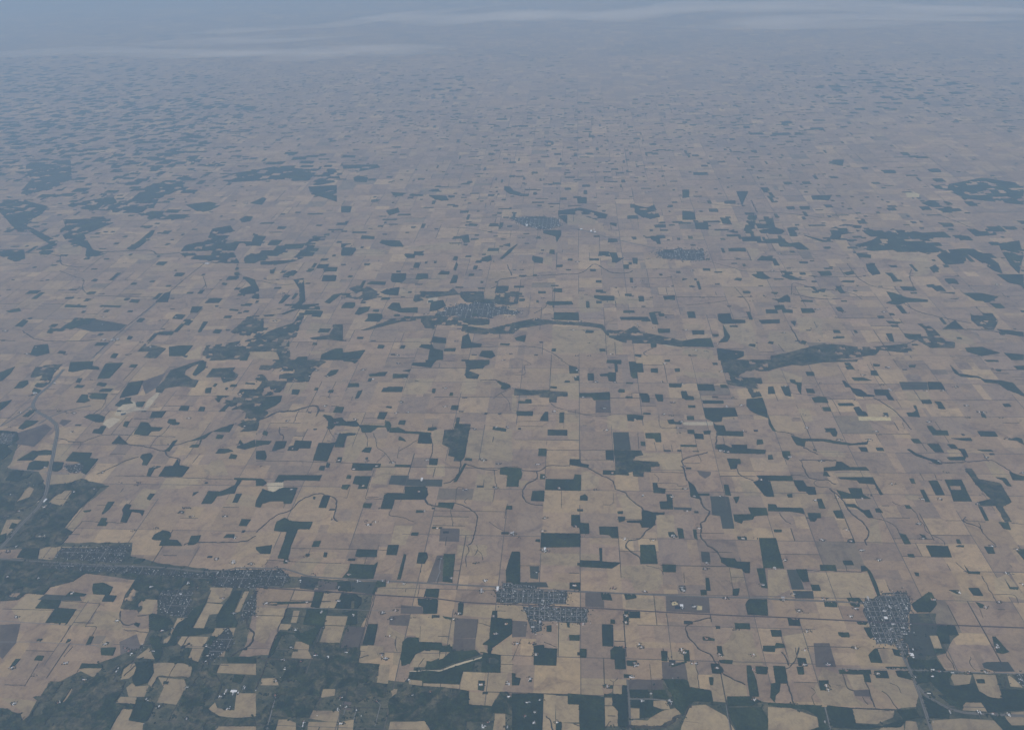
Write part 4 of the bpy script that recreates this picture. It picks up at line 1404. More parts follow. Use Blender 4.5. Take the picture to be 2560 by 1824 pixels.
def mosaic(nt, b, base):
    """large woods: crowns broken by scrub, pasture and brown openings"""
    fine = ramp(nt, nz(nt, 1 / 30, 3, 0.75), [(0.30, (0.5, 0.52, 0.55)), (0.52, (1, 1, 1)), (0.72, (1.8, 1.65, 1.4))])
    crown = mixc(nt, 'MULTIPLY', 1.0, base, fine)
    scrub = ramp(nt, nz(nt, 1 / 60, 3, 0.7), [(0.3, (0.050, 0.056, 0.028)), (0.7, (0.150, 0.125, 0.078))])
    k1 = ramp(nt, nz(nt, 1 / 380, 5, 0.68, 1.2), [(0.45, (0, 0, 0)), (0.53, (0.5, 0.5, 0.5)), (0.66, (1, 1, 1))])
    k2 = ramp(nt, nz(nt, 1 / 1300, 3, 0.6, 0.6), [(0.33, (0.15, 0.15, 0.15)), (0.50, (1, 1, 1))])
    k = mixc(nt, 'MULTIPLY', 1.0, k1, k2)
    sep = nt.nodes.new('ShaderNodeSeparateColor')
    nt.links.new(k, sep.inputs[0])
    c = mixc(nt, 'MIX', sep.outputs[0], crown, scrub)
    sp = ramp(nt, nz(nt, 1 / 150, 5, 0.8, 0.4), [(0.38, (0.55, 0.6, 0.62)), (0.5, (1, 1, 1)), (0.68, (1.9, 1.7, 1.45))])
    nt.links.new(mixc(nt, 'MULTIPLY', 1.0, c, sp), b.inputs['Base Color'])


def speckle(lo, hi, sc):
    def f(nt, b, base):
        k = ramp(nt, nz(nt, sc, 4, 0.7, 0.3), [(0.35, (lo,) * 3), (0.65, (hi,) * 3)])
        nt.links.new(mixc(nt, 'MULTIPLY', 1.0, base, k), b.inputs['Base Color'])
    return f


M_LAND = mat('field_soil', (0.3, 0.25, 0.2), 0.95, soil)
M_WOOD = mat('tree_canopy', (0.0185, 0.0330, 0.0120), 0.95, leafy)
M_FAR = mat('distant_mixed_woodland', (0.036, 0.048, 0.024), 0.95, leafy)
M_MOSAIC = mat('broken_woodland', (0.0190, 0.0330, 0.0120), 0.95, mosaic)
M_BELT = mat('tree_belt_canopy', (0.042, 0.041, 0.027), 0.95, leafy)
M_YARD = mat('yard_tree_canopy', (0.022, 0.030, 0.016), 0.95, leafy)
M_ROAD = mat('asphalt_road', (0.12, 0.115, 0.11), 0.9, speckle(0.8, 1.2, 1 / 60))
M_HWY = mat('highway_concrete', (0.17, 0.158, 0.135), 0.9, speckle(0.85, 1.15, 1 / 60))
M_VERGE = mat('highway_grass_verge', (0.095, 0.088, 0.060), 0.95, speckle(0.8, 1.25, 1 / 90))
M_RAIL = mat('railway_ballast', (0.07, 0.056, 0.048), 0.95, speckle(0.75, 1.25, 1 / 80))
M_GRAVEL = mat('dirt_road', (0.11, 0.092, 0.072), 0.95, speckle(0.85, 1.15, 1 / 50))
M_STREET = mat('town_street', (0.20, 0.19, 0.17), 0.9, speckle(0.85, 1.15, 1 / 40))
M_WATER = mat('pond_water', (0.02, 0.035, 0.045), 0.15)
M_WWALL = mat('white_siding', (0.62, 0.61, 0.58), 0.7, speckle(0.9, 1.08, 1 / 3))
M_WROOF = mat('white_metal_roof', (0.80, 0.80, 0.79), 0.45, speckle(0.92, 1.05, 1 / 4))
M_GROOF = mat('grey_shingle_roof', (0.22, 0.215, 0.21), 0.85, speckle(0.8, 1.2, 1 / 3))
M_LROOF = mat('pale_shingle_roof', (0.42, 0.41, 0.40), 0.8, speckle(0.85, 1.15, 1 / 3))
M_RROOF = mat('red_metal_roof', (0.30, 0.10, 0.07), 0.7, speckle(0.85, 1.15, 1 / 4))
M_BRICK = mat('brick_wall', (0.26, 0.17, 0.13), 0.9, speckle(0.85, 1.15, 1 / 2))
M_STEEL = mat('galvanised_steel', (0.62, 0.63, 0.64), 0.35, speckle(0.9, 1.08, 1 / 3))

# ------------------------------------------------------------------ object helpers


def put(name, verts, faces, mats, parent=None, smooth=False, midx=None, origin=None, link=True):
    me = bpy.data.meshes.new(name)
    ox, oy, oz = origin or (0, 0, 0)
    if origin:
        verts = [(x - ox, y - oy, z - oz) for x, y, z in verts]
    me.from_pydata(verts, [], faces)
    for m in (mats if isinstance(mats, list) else [mats]):
        me.materials.append(m)
    if midx:
        me.polygons.foreach_set('material_index', midx)
    me.update()
    o = bpy.data.objects.new(name, me)
    if origin:
        o.location = origin
    if parent:
        o.parent = parent
    if link:
        C.objects.link(o)
    return o


def tag(o, label=None, cat=None, group=None, kind=None):
    for k, v in (('label', label), ('category', cat), ('group', group), ('kind', kind)):
        if v:
            o[k] = v
    return o


# ------------------------------------------------------------------ parse the survey
def parse(txt):
    t = None
    for ln in txt.strip().splitlines():
        if ln in TILES:
            t = ln
        elif ln.strip():
            yield t, ln


def gpoly(t, s):
    return [ground(*src(t, x, y)) for x, y in pairs(s)]


def inside(x, y, poly):
    c = False
    j = len(poly) - 1
    for i in range(len(poly)):
        xi, yi = poly[i][0], poly[i][1]
        xj, yj = poly[j][0], poly[j][1]
        if (yi > y) != (yj > y) and x < (xj - xi) * (y - yi) / (yj - yi) + xi:
            c = not c
        j = i
    return c


def area(p):
    return 0.5 * sum(p[i - 1][0] * p[i][1] - p[i][0] * p[i - 1][1] for i in range(len(p)))


WOODS = []
for t, ln in parse(D_WOODS):
    WOODS.append([gpoly(t, part) for part in ln.split('|')])
LINES = []
for t, ln in parse(D_LINES):
    w, s = ln.split(' ', 1)
    LINES.append((float(w), t, gpoly(t, s)))
FIELDS = []
for t, ln in parse(D_FIELDS):
    FIELDS.append((ln[0], gpoly(t, ln[2:])))
FARMS = []
for ln in D_PTS.strip().splitlines():
    k, s = ln.split(' ', 1)
    FARMS += [(ground(*src(FT[k], x, y)), FT[k]) for x, y in pairs(s)]
ROADS = []
for ln in D_ROADS.strip().splitlines():
    t, kind, w, s = ln.split(' ', 3)
    ROADS.append((kind, float(w), gpoly(t, s)))
TOWNS = []
for ln in D_TOWNS.strip().splitlines():
    t, nm, s = ln.split(' ', 2)
    TOWNS.append((nm, gpoly(t, s)))

# ------------------------------------------------------------------ the ground: one sheet, one face per field
PAL = [((0.3978, 0.2869, 0.1624), 4), ((0.3667, 0.2588, 0.1511), 5), ((0.3378, 0.2392, 0.1482), 7), ((0.3097, 0.2237, 0.1446), 5),
       ((0.2841, 0.2092, 0.1399), 2.5), ((0.4354, 0.3148, 0.1700), 1.2), ((0.2284, 0.1801, 0.1162), 0.4)]
PC, PWT = [p[0] for p in PAL], [p[1] for p in PAL]


def pick():
    c = random.choices(PC, PWT)[0]
    k = U(0.87, 1.12)
    return (c[0] * k, c[1] * k * U(0.99, 1.01), c[2] * k * U(0.98, 1.02), 1)


gv, gf, gc = [], [], []
gi = {}
EDGES = []                              # field borders, some of which carry a hedge


def gvi(x, y):
    k = (round(x), round(y))
    if k not in gi:
        gi[k] = len(gv)
        gv.append((float(k[0]), float(k[1]), 0.0))
    return gi[k]


def gquad(x0, y0, x1, y1, c):
    gf.append((gvi(x0, y0), gvi(x1, y0), gvi(x1, y1), gvi(x0, y1)))
    gc.append(c)


def split(x0, y0, x1, y1, depth, c):
    w, h = x1 - x0, y1 - y0
    p = (0.0, 0.62, 0.5, 0.30, 0.12)[min(depth, 4)] if depth else 0.8
    if rnd() > p or min(w, h) < 150:
        gquad(x0, y0, x1, y1, c if rnd() < 0.35 else pick())
        return
    c2 = pick() if rnd() < 0.5 else c
    f = random.choice((0.5, 0.5, 0.5, 0.25, 0.75, 0.33, 0.66))
    if (w > h * 1.2 and rnd() < 0.8) or (w > h * 0.8 and rnd() < 0.5):
        xm = round(x0 + w * f)
        if abs(xm - x0) > 80 and abs(x1 - xm) > 80:
            split(x0, y0, xm, y1, depth + 1, c)
            split(xm, y0, x1, y1, depth + 1, c2)
            EDGES.append((xm, y0, xm, y1))
            return
    ym = round(y0 + h * f)
    split(x0, y0, x1, ym, depth + 1, c)
    split(x0, ym, x1, y1, depth + 1, c2)
    EDGES.append((x0, ym, x1, ym))


FAR = 118000
i0, i1 = int(-112000 / HALF / 2), int(78000 / HALF / 2)
j0 = int((3000 - GY0) / (2 * HALF)) - 1
j1 = int((FAR - GY0) / (2 * HALF))
MILE = 2 * HALF
for j in range(j0, j1):
    y0, y1 = GY0 + j * MILE, GY0 + (j + 1) * MILE
    yc = (y0 + y1) / 2
    for i in range(i0, i1):
        x0, x1 = GX0 + i * MILE, GX0 + (i + 1) * MILE
        xc = (x0 + x1) / 2
        if not (-4000 - 0.95 * yc < xc < 4000 + 0.68 * yc):
            gquad(x0, y0, x1, y1, (*PC[3], 1))
            continue
        c = pick()
        if yc > 85000:
            split(x0, y0, x1, y1, 1, c)
        else:
            for a in (0, 1):
                for b in (0, 1):
                    split(x0 + a * HALF, y0 + b * HALF, x0 + (a + 1) * HALF, y0 + (b + 1) * HALF, 1, c if rnd() < 0.6 else pick())
            EDGES.append((x0 + HALF, y0, x0 + HALF, y1))
            EDGES.append((x0, y0 + HALF, x1, y0 + HALF))
XA, XB, YA, YB = GX0 + i0 * MILE, GX0 + i1 * MILE, GY0 + j0 * MILE, GY0 + j1 * MILE
E_ = 420000.0
cc = (*PC[3], 1)
for q in ((-E_, -E_, E_, YA), (-E_, YB, E_, E_), (-E_, YA, XA, YB), (XB, YA, E_, YB)):
    gquad(*q, cc)
me = bpy.data.meshes.new('farmland')
me.from_pydata(gv, [], gf)
at = me.color_attributes.new('field_colour', 'FLOAT_COLOR', 'CORNER')
buf = []
for c in gc:
    buf += list(c) * 4
at.data.foreach_set('color', buf)
me.materials.append(M_LAND)
me.update()
go = bpy.data.objects.new('ground', me)
C.objects.link(go)
tag(go, kind='structure')


# ------------------------------------------------------------------ traced fields laid on the ground
def flat(name, poly, z, m, col=None, seg=150, jit=0.0):
    pts = []
    n = len(poly)
    for i in range(n):
        a, b = poly[i], poly[(i + 1) % n]
        L = (b - a).length
        k = max(1, int(L / seg))
        for q in range(k):
            p = a.lerp(b, q / k)
            if jit and q:
                p = p + Vector((U(-jit, jit), U(-jit, jit)))
            pts.append(p)
    r = delaunay_2d_cdt([Vector((p.x, p.y)) for p in pts], [], [list(range(len(pts)))], 1, 0.01)
    vs = [(v.x, v.y, z) for v in r[0]]
    fs = [tuple(f) for f in r[2]]
    o = put(name, vs, fs, m, origin=(vs[0][0], vs[0][1], 0))
    return o


FC = {'P': (0.3803, 0.2898, 0.1623), 'Y': (0.5906, 0.4994, 0.2678), 'Q': (0.5012, 0.4281, 0.2921), 'G': (0.1164, 0.0963, 0.0714),
      'W': (0.0519, 0.0607, 0.0406), 'B': (0.1790, 0.1472, 0.1177)}
FN = {'P': 'stubble_field', 'Y': 'straw_field', 'Q': 'bare_sand', 'G': 'dark_field_and_shadow', 'W': 'green_field', 'B': 'brown_field'}  # the dark entry also holds one faint mauve shadow, painted as ground colour


def rough_land(nt, b, base):
    a = ramp(nt, nz(nt, 1 / 420, 6, 0.7, 1.0), [(0.36, (0.0281, 0.0405, 0.0221)), (0.48, (0.0562, 0.0638, 0.0343)), (0.58, (0.0983, 0.0946, 0.0522)), (0.70, (0.1638, 0.1400, 0.0816))])
    f = ramp(nt, nz(nt, 1 / 45, 4, 0.8), [(0.34, (0.55, 0.57, 0.6)), (0.66, (1.5, 1.45, 1.35))])
    nt.links.new(mixc(nt, 'MULTIPLY', 1.0, a, f), b.inputs['Base Color'])


M_ROUGH = mat('rough_grass_and_scrub', (0.07, 0.075, 0.05), 0.95, rough_land)
ROUGH = [p for k, p in FIELDS if k == 'M']
for i, poly in enumerate(ROUGH):
    tag(flat('rough_grassland', poly, 0.4 + 0.05 * i, M_ROUGH, seg=120, jit=18), kind='structure')
fmats = {}
for k, c in FC.items():
    for q in range(3):
        s = (0.93, 1.0, 1.06)[q]
        fmats[k, q] = mat(FN[k], tuple(a * s for a in c), 0.95, lambda nt, b, base: soil(nt, b, base, False))
for i, (k, poly) in enumerate(FIELDS):
    if k == 'M':
        continue
    k2 = 'P' if k == 'P' else k
    o = flat(FN[k], poly, 0.8 + 0.004 * i * 1.5 + (0.8 if k != 'P' else 0), fmats[k2, i % 3], jit=5)
    tag(o, kind='structure')
    if k == 'P' and random.Random(i).random() < 0.45:
        o.data.materials[0] = fmats['P', 0]


# ------------------------------------------------------------------ ribbons: roads, tree belts
def densify(pts, seg, smooth=True):
    out = []
    n = len(pts)
    for i in range(n - 1):
        p0 = pts[max(i - 1, 0)]
        p1, p2 = pts[i], pts[i + 1]
        p3 = pts[min(i + 2, n - 1)]
        k = max(1, int((p2 - p1).length / seg))
        for q in range(k):
            t = q / k
            if smooth:
                out.append(0.5 * ((2 * p1) + (p2 - p0) * t + (2 * p0 - 5 * p1 + 4 * p2 - p3) * t * t + (3 * p1 - p0 - 3 * p2 + p3) * t ** 3))
            else:
                out.append(p1.lerp(p2, t))
    out.append(pts[-1].copy())
    return out


def ribbon(pts, w, z, vs, fs, off=0.0, jw=0.0):
    b = len(vs)
    n = len(pts)
    for i in range(n):
        d = (pts[min(i + 1, n - 1)] - pts[max(i - 1, 0)]).normalized()
        s = Vector((-d.y, d.x))
        h = w / 2 * (1 + U(-jw, jw))
        p = pts[i] + s * off
        vs.append((p.x + s.x * h, p.y + s.y * h, z))
        vs.append((p.x - s.x * h, p.y - s.y * h, z))
    for i in range(n - 1):
        fs.append((b + 2 * i, b + 2 * i + 1, b + 2 * i + 3, b + 2 * i + 2))


CORR = []                               # corridors that the woods leave open
zr = 2.8
for k, (kind, w, pts) in enumerate(ROADS):
    d = densify(pts, 220)
    zr += 0.05
    CORR.append((d, (w * 0.5 + 14) if kind in ('highway', 'railway') else w * 0.5 + 8))
    if kind == 'highway':
        vs, fs = [], []
        ribbon(d, w * 1.15, zr, vs, fs)
        tag(put('highway_verge', vs, fs, M_VERGE, origin=(d[0].x, d[0].y, 0)), kind='structure')
        vs, fs = [], []
        off = w * 0.27
        for s in (-1, 1):
            ribbon(d, w * 0.30, zr + 1.9, vs, fs, s * off)
        tag(put('highway', vs, fs, M_HWY, origin=(d[0].x, d[0].y, 0)), kind='structure')
    else:
        vs, fs = [], []
        ribbon(d, w * (0.62 if kind == 'road' else 0.8), zr + 1.9, vs, fs)
        tag(put({'road': 'road', 'railway': 'railway', 'track': 'track'}[kind], vs, fs,
                {'road': M_STREET, 'railway': M_RAIL, 'track': M_GRAVEL}[kind], origin=(d[0].x, d[0].y, 0)), kind='structure')

# section roads on the survey grid (every mile, some half-mile lanes), one network
vs, fs = [], []
for i in range(int(-60000 / MILE), int(45000 / MILE)):
    for half in (0, 1):
        x = GX0 + i * MILE + half * HALF
        y = 7000.0
        on = False
        while y < 62000:
            L = MILE
            if abs(x) < 0.75 * y + 3000 and rnd() < (0.62 if not half else 0.14):
                w = U(9, 15) * (1 + y / 60000)
                ribbon([Vector((x, y)), Vector((x + U(-1, 1), y + L))], w, 1.9 + 0.1 * half, vs, fs)
            y += L
for j in range(int((7000 - GY0) / HALF), int((56000 - GY0) / HALF)):
    y = GY0 + j * HALF
    x = -60000.0
    while x < 42000:
        L = MILE * random.choice((1, 2, 3))
        if abs(x) < 0.75 * y + 3000 and rnd() < (0.60 if j % 2 == 0 else 0.22):
            ribbon([Vector((x, y)), Vector((x + L, y))], U(9, 15) * (1 + y / 60000), 2.2 + 0.05 * (j % 2), vs, fs)
        x += L
tag(put('farm_roads', vs, fs, M_GRAVEL), kind='structure')

# ------------------------------------------------------------------ woods
farmgrid = {}
for p, t in FARMS:
    if p.length < 45000:
        farmgrid.setdefault((int(p.x // 200), int(p.y // 200)), []).append(p)
corrgrid = {}
for d, hw in CORR:
    for i in range(len(d) - 1):
        a, b = d[i], d[i + 1]
        k = max(1, int((b - a).length / 60))
        for q in range(k):
            p = a.lerp(b, q / k)
            corrgrid.setdefault((int(p.x // 100), int(p.y // 100)), []).append((p.x, p.y, hw))


TBOX = [(min(p.x for p in q), min(p.y for p in q), max(p.x for p in q), max(p.y for p in q), q) for n_, q in TOWNS]


def cleared(x, y):
    gx, gy = int(x // 100), int(y // 100)
    for i in (-1, 0, 1):
        for j in (-1, 0, 1):
            for (px, py, hw) in corrgrid.get((gx + i, gy + j), ()):
                if (px - x) ** 2 + (py - y) ** 2 < max(hw, 34) ** 2:
                    return True
    for (a0, b0, a1, b1, poly) in TBOX:
        if a0 < x < a1 and b0 < y < b1 and inside(x, y, poly):
            return True
    gx, gy = int(x // 200), int(y // 200)
    for i in (-1, 0, 1):
        for j in (-1, 0, 1):
            for p in farmgrid.get((gx + i, gy + j), ()):
                if (p.x - x) ** 2 + (p.y - y) ** 2 < 38 ** 2:
                    return True
    return False


def canopy(loops, h=15.0):
    """a wood: uneven outline, domed and bumpy roof of crowns, open side walls down to the ground"""
    ctr = sum(loops[0], Vector((0, 0))) / len(loops[0])
    dist = math.hypot(ctr.length, ALT)
    sp = max(34.0, dist * 0.0022)
    seg = sp
    jit = sp * (0.09 if len(loops[0]) <= 10 else 0.2)
    A = abs(area(loops[0]))
    pts, cons = [], []
    for lp in loops:
        n = len(lp)
        b = len(pts)
        for i in range(n):
            a, c = lp[i], lp[(i + 1) % n]
            L = (c - a).length
            k = max(1, int(L / seg))
            for q in range(k):
                p = a.lerp(c, q / k)
                nv = noise.noise_vector(Vector((p.x / 160, p.y / 160, 3.1)))
                gj = jit * (2.6 if A > 1.5e6 and n > 6 else 1.0)
                pts.append(Vector((p.x + U(-jit, jit) + nv.x * gj, p.y + U(-jit, jit) + nv.y * gj)))
        cons += [(b + i, b + (i + 1) % (len(pts) - b)) for i in range(len(pts) - b)]
    nb = len(pts)
    xs, ys = [p.x for p in loops[0]], [p.y for p in loops[0]]
    x0, x1, y0, y1 = min(xs), max(xs), min(ys), max(ys)
    si = max(sp * 1.25, math.sqrt(abs(area(loops[0])) / 2600))
    y = y0
    while y < y1:
        x = x0
        while x < x1:
            px, py = x + U(-.3, .3) * si, y + U(-.3, .3) * si
            if inside(px, py, loops[0]) and not any(inside(px, py, q) for q in loops[1:]):
                pts.append(Vector((px, py)))
            x += si
        y += si
    near = dist < 34000
    A = abs(area(loops[0]))
    big = A > 6e5 * (1 if dist > 28000 else 2.2)
    gapp = 420 if dist > 44000 else 330 if dist > 32000 else 200 if dist > 23000 else 170
    gw, gh = (430.0, 330.0) if dist > 44000 else (300.0, 240.0) if dist > 32000 else (170.0, 150.0)
    seedw = int(A) % 97
    if near:
        for p, t in FARMS:
            if x0 < p.x < x1 and y0 < p.y < y1 and inside(p.x, p.y, loops[0]):
                for a in range(6):
                    pts.append(p + Vector((math.cos(a * 1.047), math.sin(a * 1.047))) * U(42, 52))
    r = delaunay_2d_cdt(pts, cons, [], 0, 0.01)
    V2, F2 = r[0], r[2]
    tris = []
    for f in F2:
        cx = sum(V2[i].x for i in f) / len(f)
        cy = sum(V2[i].y for i in f) / len(f)
        if not inside(cx, cy, loops[0]) or any(inside(cx, cy, q) for q in loops[1:]):
            continue
        if near and cleared(cx, cy):
            continue
        if big and ((hash((int(cx // gw), int(cy // gh), seedw)) % 1000) < gapp and noise.noise(Vector((cx / 900, cy / 900, 2.2))) > -0.15):
            continue
        tris.append(tuple(f))
    if not tris:
        return None
    canopy.big = A > 4.5e5 and dist < 30000
    canopy.far = dist > 46000
    par = {}

    def find(a):
        while par[a] != a:
            par[a] = par[par[a]]
            a = par[a]
        return a
    for f in tris:                      # keep the largest connected piece, hand the rest back
        for i in f:
            par.setdefault(i, i)
        for i in f[1:]:
            par[find(i)] = find(f[0])
    cnt = {}
    for f in tris:
        r_ = find(f[0])
        cnt[r_] = cnt.get(r_, 0) + 1
    top = max(cnt, key=cnt.get)
    loose = [f for f in tris if find(f[0]) != top]
    tris = [f for f in tris if find(f[0]) == top]
    for f in loose:
        b = len(restv)
        for i in f:
            restv.append((V2[i].x, V2[i].y, h * U(.7, 1.1)))
        restf.append(tuple(range(b, b + len(f))))
    ec = {}
    for f in tris:
        for i in range(len(f)):
            a, b = f[i], f[(i + 1) % len(f)]
            ec[(a, b)] = ec.get((a, b), 0) + 1
    used = sorted({i for f in tris for i in f})
    m = {v: k for k, v in enumerate(used)}
    hs = [h * U(0.72, 1.25) for _ in used]
    vs = [(V2[v].x, V2[v].y, hs[k]) for k, v in enumerate(used)]
    fs = [tuple(m[i] for i in f) for f in tris]
    low = {}
    for (a, b) in list(ec):
        if (b, a) not in ec:
            for v in (a, b):
                if v not in low:
                    low[v] = len(vs)
                    vs.append((V2[v].x, V2[v].y, 0.2))
                    k = m[v]
                    vs[k] = (vs[k][0], vs[k][1], vs[k][2] * 0.85)
            fs.append((m[b], m[a], low[a], low[b]))
    return vs, fs


LM = [('grid-street town', 1370, 1520), ('highway-end town', 2215, 1560),
      ('lower-left house strip', 420, 1420), ('middle river town', 1170, 772),
      ('far shed town', 1400, 570), ('left pale quarry', 330, 1012),
      ('riverside pale quarry', 1670, 862), ('far ochre clearing', 2282, 488),
      ('left-edge highway bend', 130, 1040), ('rounded riverside fields', 430, 1680),
      ('curved pale strip', 1120, 1655), ('T-shaped wood', 1495, 1408),
      ('ochre railway pads', 1720, 1512), ('lower-right highway fork', 2310, 1740),
      ('hollow square wood', 2390, 1225), ('yellow field', 2187, 1047)]
LM = [(n, x, y) for n, x, y in LM]
ORD = ['nearest', 'second nearest', 'third nearest', 'fourth nearest', 'fifth nearest', 'sixth nearest', 'seventh nearest',
       'eighth nearest', 'ninth nearest', 'tenth nearest', 'eleventh nearest', 'twelfth nearest', 'thirteenth nearest',
       'fourteenth nearest', 'fifteenth nearest', 'sixteenth nearest', 'seventeenth nearest', 'eighteenth nearest',
       'nineteenth nearest', 'twentieth nearest']


def where(px, py):
    n, x, y = min(LM, key=lambda l: math.hypot(l[1] - px, l[2] - py))
    dx, dy = px - x, py - y
    if abs(dx) > abs(dy):
        d = 'on its right' if dx > 0 else 'on its left'
    else:
        d = 'below it' if dy > 0 else 'above it'
    return n, d, math.hypot(dx, dy)


def relabel(items, noun, adj, plural):
    """items: (object, px, py, extra words); label says which one by its rank round the closest landmark"""
    g = {}
    for it in items:
        n, d, r = where(it[1], it[2])
        g.setdefault((n, d), []).append((r, it))
    for (n, d), L in g.items():
        L.sort(key=lambda a: a[0])
        for k, (r, it) in enumerate(L):
            if k >= len(ORD):
                o = '%dth nearest' % (k + 1)
            else:
                o = ORD[k]
            it[0]['label'] = '%s %s, %s to the %s %s' % (it[3], noun, o, n, d)


scr = []
for loops in WOODS:
    P = [project(p.x, p.y) for p in loops[0]]
    scr.append(abs(area(P)))
order = sorted(range(len(WOODS)), key=lambda i: -scr[i])
single = set(order[:300])
rank = {i: k for k, i in enumerate(order)}
items = []
restv, restf = [], []
for i, loops in enumerate(WOODS):
    r = canopy(loops, U(13, 17) + 0.02 * (i % 50))
    if not r:
        continue
    vs, fs = r
    if i not in single:
        b = len(restv)
        restv += vs
        restf += [tuple(q + b for q in f) for f in fs]
        continue
    c = sum(loops[0], Vector((0, 0))) / len(loops[0])
    o = put('woodlot', vs, fs, M_MOSAIC if canopy.big else M_FAR if canopy.far else M_WOOD, origin=(c.x, c.y, 0))
    tag(o, None, 'woodlot', 'dark woodlots among the tan fields')
    k = rank[i]
    size = 'huge' if k < 12 else 'large' if k < 60 else 'middling' if k < 150 else 'small'
    xs, ys = [p.x for p in loops[0]], [p.y for p in loops[0]]
    bw, bh = max(xs) - min(xs), max(ys) - min(ys)
    fill = abs(area(loops[0])) / (bw * bh)
    if len(loops) > 1:
        shp = 'hollow'
    elif fill > 0.78 and max(bw, bh) < 1.5 * min(bw, bh):
        shp = 'blocky'
    elif fill > 0.7:
        shp = 'oblong'
    elif len(loops[0]) <= 3:
        shp = 'triangular'
    elif len(loops[0]) <= 7:
        shp = 'stepped'
    else:
        shp = 'ragged'
    P = project(c.x, c.y)
    items.append((o, P[0], P[1], '%s %s dark' % (size, shp)))
relabel(items, 'wood', '', 'woods')

# tree-lined creeks, drains and field edges that were traced
items = []
for k, (w, t, pts) in enumerate(LINES):
    d0 = math.hypot(pts[0].length, ALT)
    seg = max(30, d0 * 0.0022)
    d = densify(pts, seg)
    for i in range(1, len(d) - 1):
        nv = noise.noise_vector(Vector((d[i].x / 130, d[i].y / 130, k)))
        am = 22 if w >= 6 else 3
        d[i] = d[i] + Vector((nv.x, nv.y)) * am * (1 + d0 / 60000)
    wid = w / (3.5156 if t[0] == 'T' else 2.673) * d0 / F * 0.9
    lo, hi = [], []
    vs, fs = [], []
    b = 0
    n = len(d)
    creek = w >= 8
    for i in range(n):
        dd = (d[min(i + 1, n - 1)] - d[max(i - 1, 0)]).normalized()
        s = Vector((-dd.y, dd.x))
        h1, h2 = wid / 2 * U(0.35, 1.45), wid / 2 * U(0.35, 1.45)
        z = U(7, 13) if creek else U(3, 7)
        p = d[i]
        vs += [(p.x + s.x * h1, p.y + s.y * h1, 0.3), (p.x + s.x * h1 * .8, p.y + s.y * h1 * .8, z),
               (p.x - s.x * h2 * .8, p.y - s.y * h2 * .8, z * U(.8, 1.2)), (p.x - s.x * h2, p.y - s.y * h2, 0.3)]
    for i in range(n - 1):
        a, c = 4 * i, 4 * i + 4
        for q in range(3):
            fs.append((a + q, a + q + 1, c + q + 1, c + q))
    fs.append((0, 1, 2, 3))
    fs.append((4 * n - 1, 4 * n - 2, 4 * n - 3, 4 * n - 4))
    mid = d[n // 2]
    o = put('tree_lined_creek' if creek else 'hedgerow', vs, fs, M_BELT, origin=(mid.x, mid.y, 0))
    tag(o, None, 'creek trees' if creek else 'hedgerow', 'tree-lined creeks' if creek else 'hedges and drains between fields')
    P = project(mid.x, mid.y)
    L = sum((pts[i + 1] - pts[i]).length for i in range(len(pts) - 1))
    direct = (pts[-1] - pts[0]).length
    items.append((o, P[0], P[1], 'thin straight' if L < 1.03 * direct else 'thin winding' if not creek else 'winding', creek))
relabel([i for i in items if i[4]], 'line of creek trees', '', '')
relabel([i for i in items if not i[4]], 'hedge line', '', '')

# uncounted hedges on field borders, and the far-off scatter of little woods


def box_wood(x0, y0, x1, y1, h, vs, fs, j=0.0, n=3):
    """an oblong wood with ragged edges and a bumpy top"""
    b = len(vs)
    m = n + 1
    for a in range(m):
        for c in range(m):
            x = x0 + (x1 - x0) * a / n + (U(-j, j))
            y = y0 + (y1 - y0) * c / n + (U(-j, j))
            vs.append((x, y, h * U(0.8, 1.2)))
    for a in range(n):
        for c in range(n):
            q = b + a * m + c
            fs.append((q, q + m, q + m + 1, q + 1))
    ring = [a * m for a in range(m)] + [n * m + c for c in range(1, m)] + [a * m + n for a in range(n - 1, -1, -1)] + [c for c in range(n - 1, 0, -1)]
    lb = len(vs)
    for q in ring:
        vs.append((vs[b + q][0], vs[b + q][1], 0.2))
    for i in range(len(ring)):
        k = (i + 1) % len(ring)
        fs.append((b + ring[k], b + ring[i], lb + i, lb + k))


hv, hf = [], []
for (x0, y0, x1, y1) in EDGES:
    xm, ym = (x0 + x1) / 2, (y0 + y1) / 2
    if ym < 7500 or ym > 55000 or rnd() > 0.24:
        continue
    w = U(3, 7) * (1 + ym / 40000)
    L = max(x1 - x0, y1 - y0)
    f0, f1 = sorted((rnd(), rnd()))
    if rnd() < 0.5:
        f0, f1 = 0, 1
    if (f1 - f0) * L < 80:
        continue
    n = max(2, int((f1 - f0) * L / 90))
    if x0 == x1:
        box_wood(x0 - w, y0 + f0 * L, x0 + w, y0 + f1 * L, 4, hv, hf, w * .3, 2)
    else:
        box_wood(x0 + f0 * L, y0 - w, x0 + f1 * L, y0 + w, 4, hv, hf, w * .3, 2)
tag(put('field_border_hedges', hv, hf, M_BELT), kind='stuff')

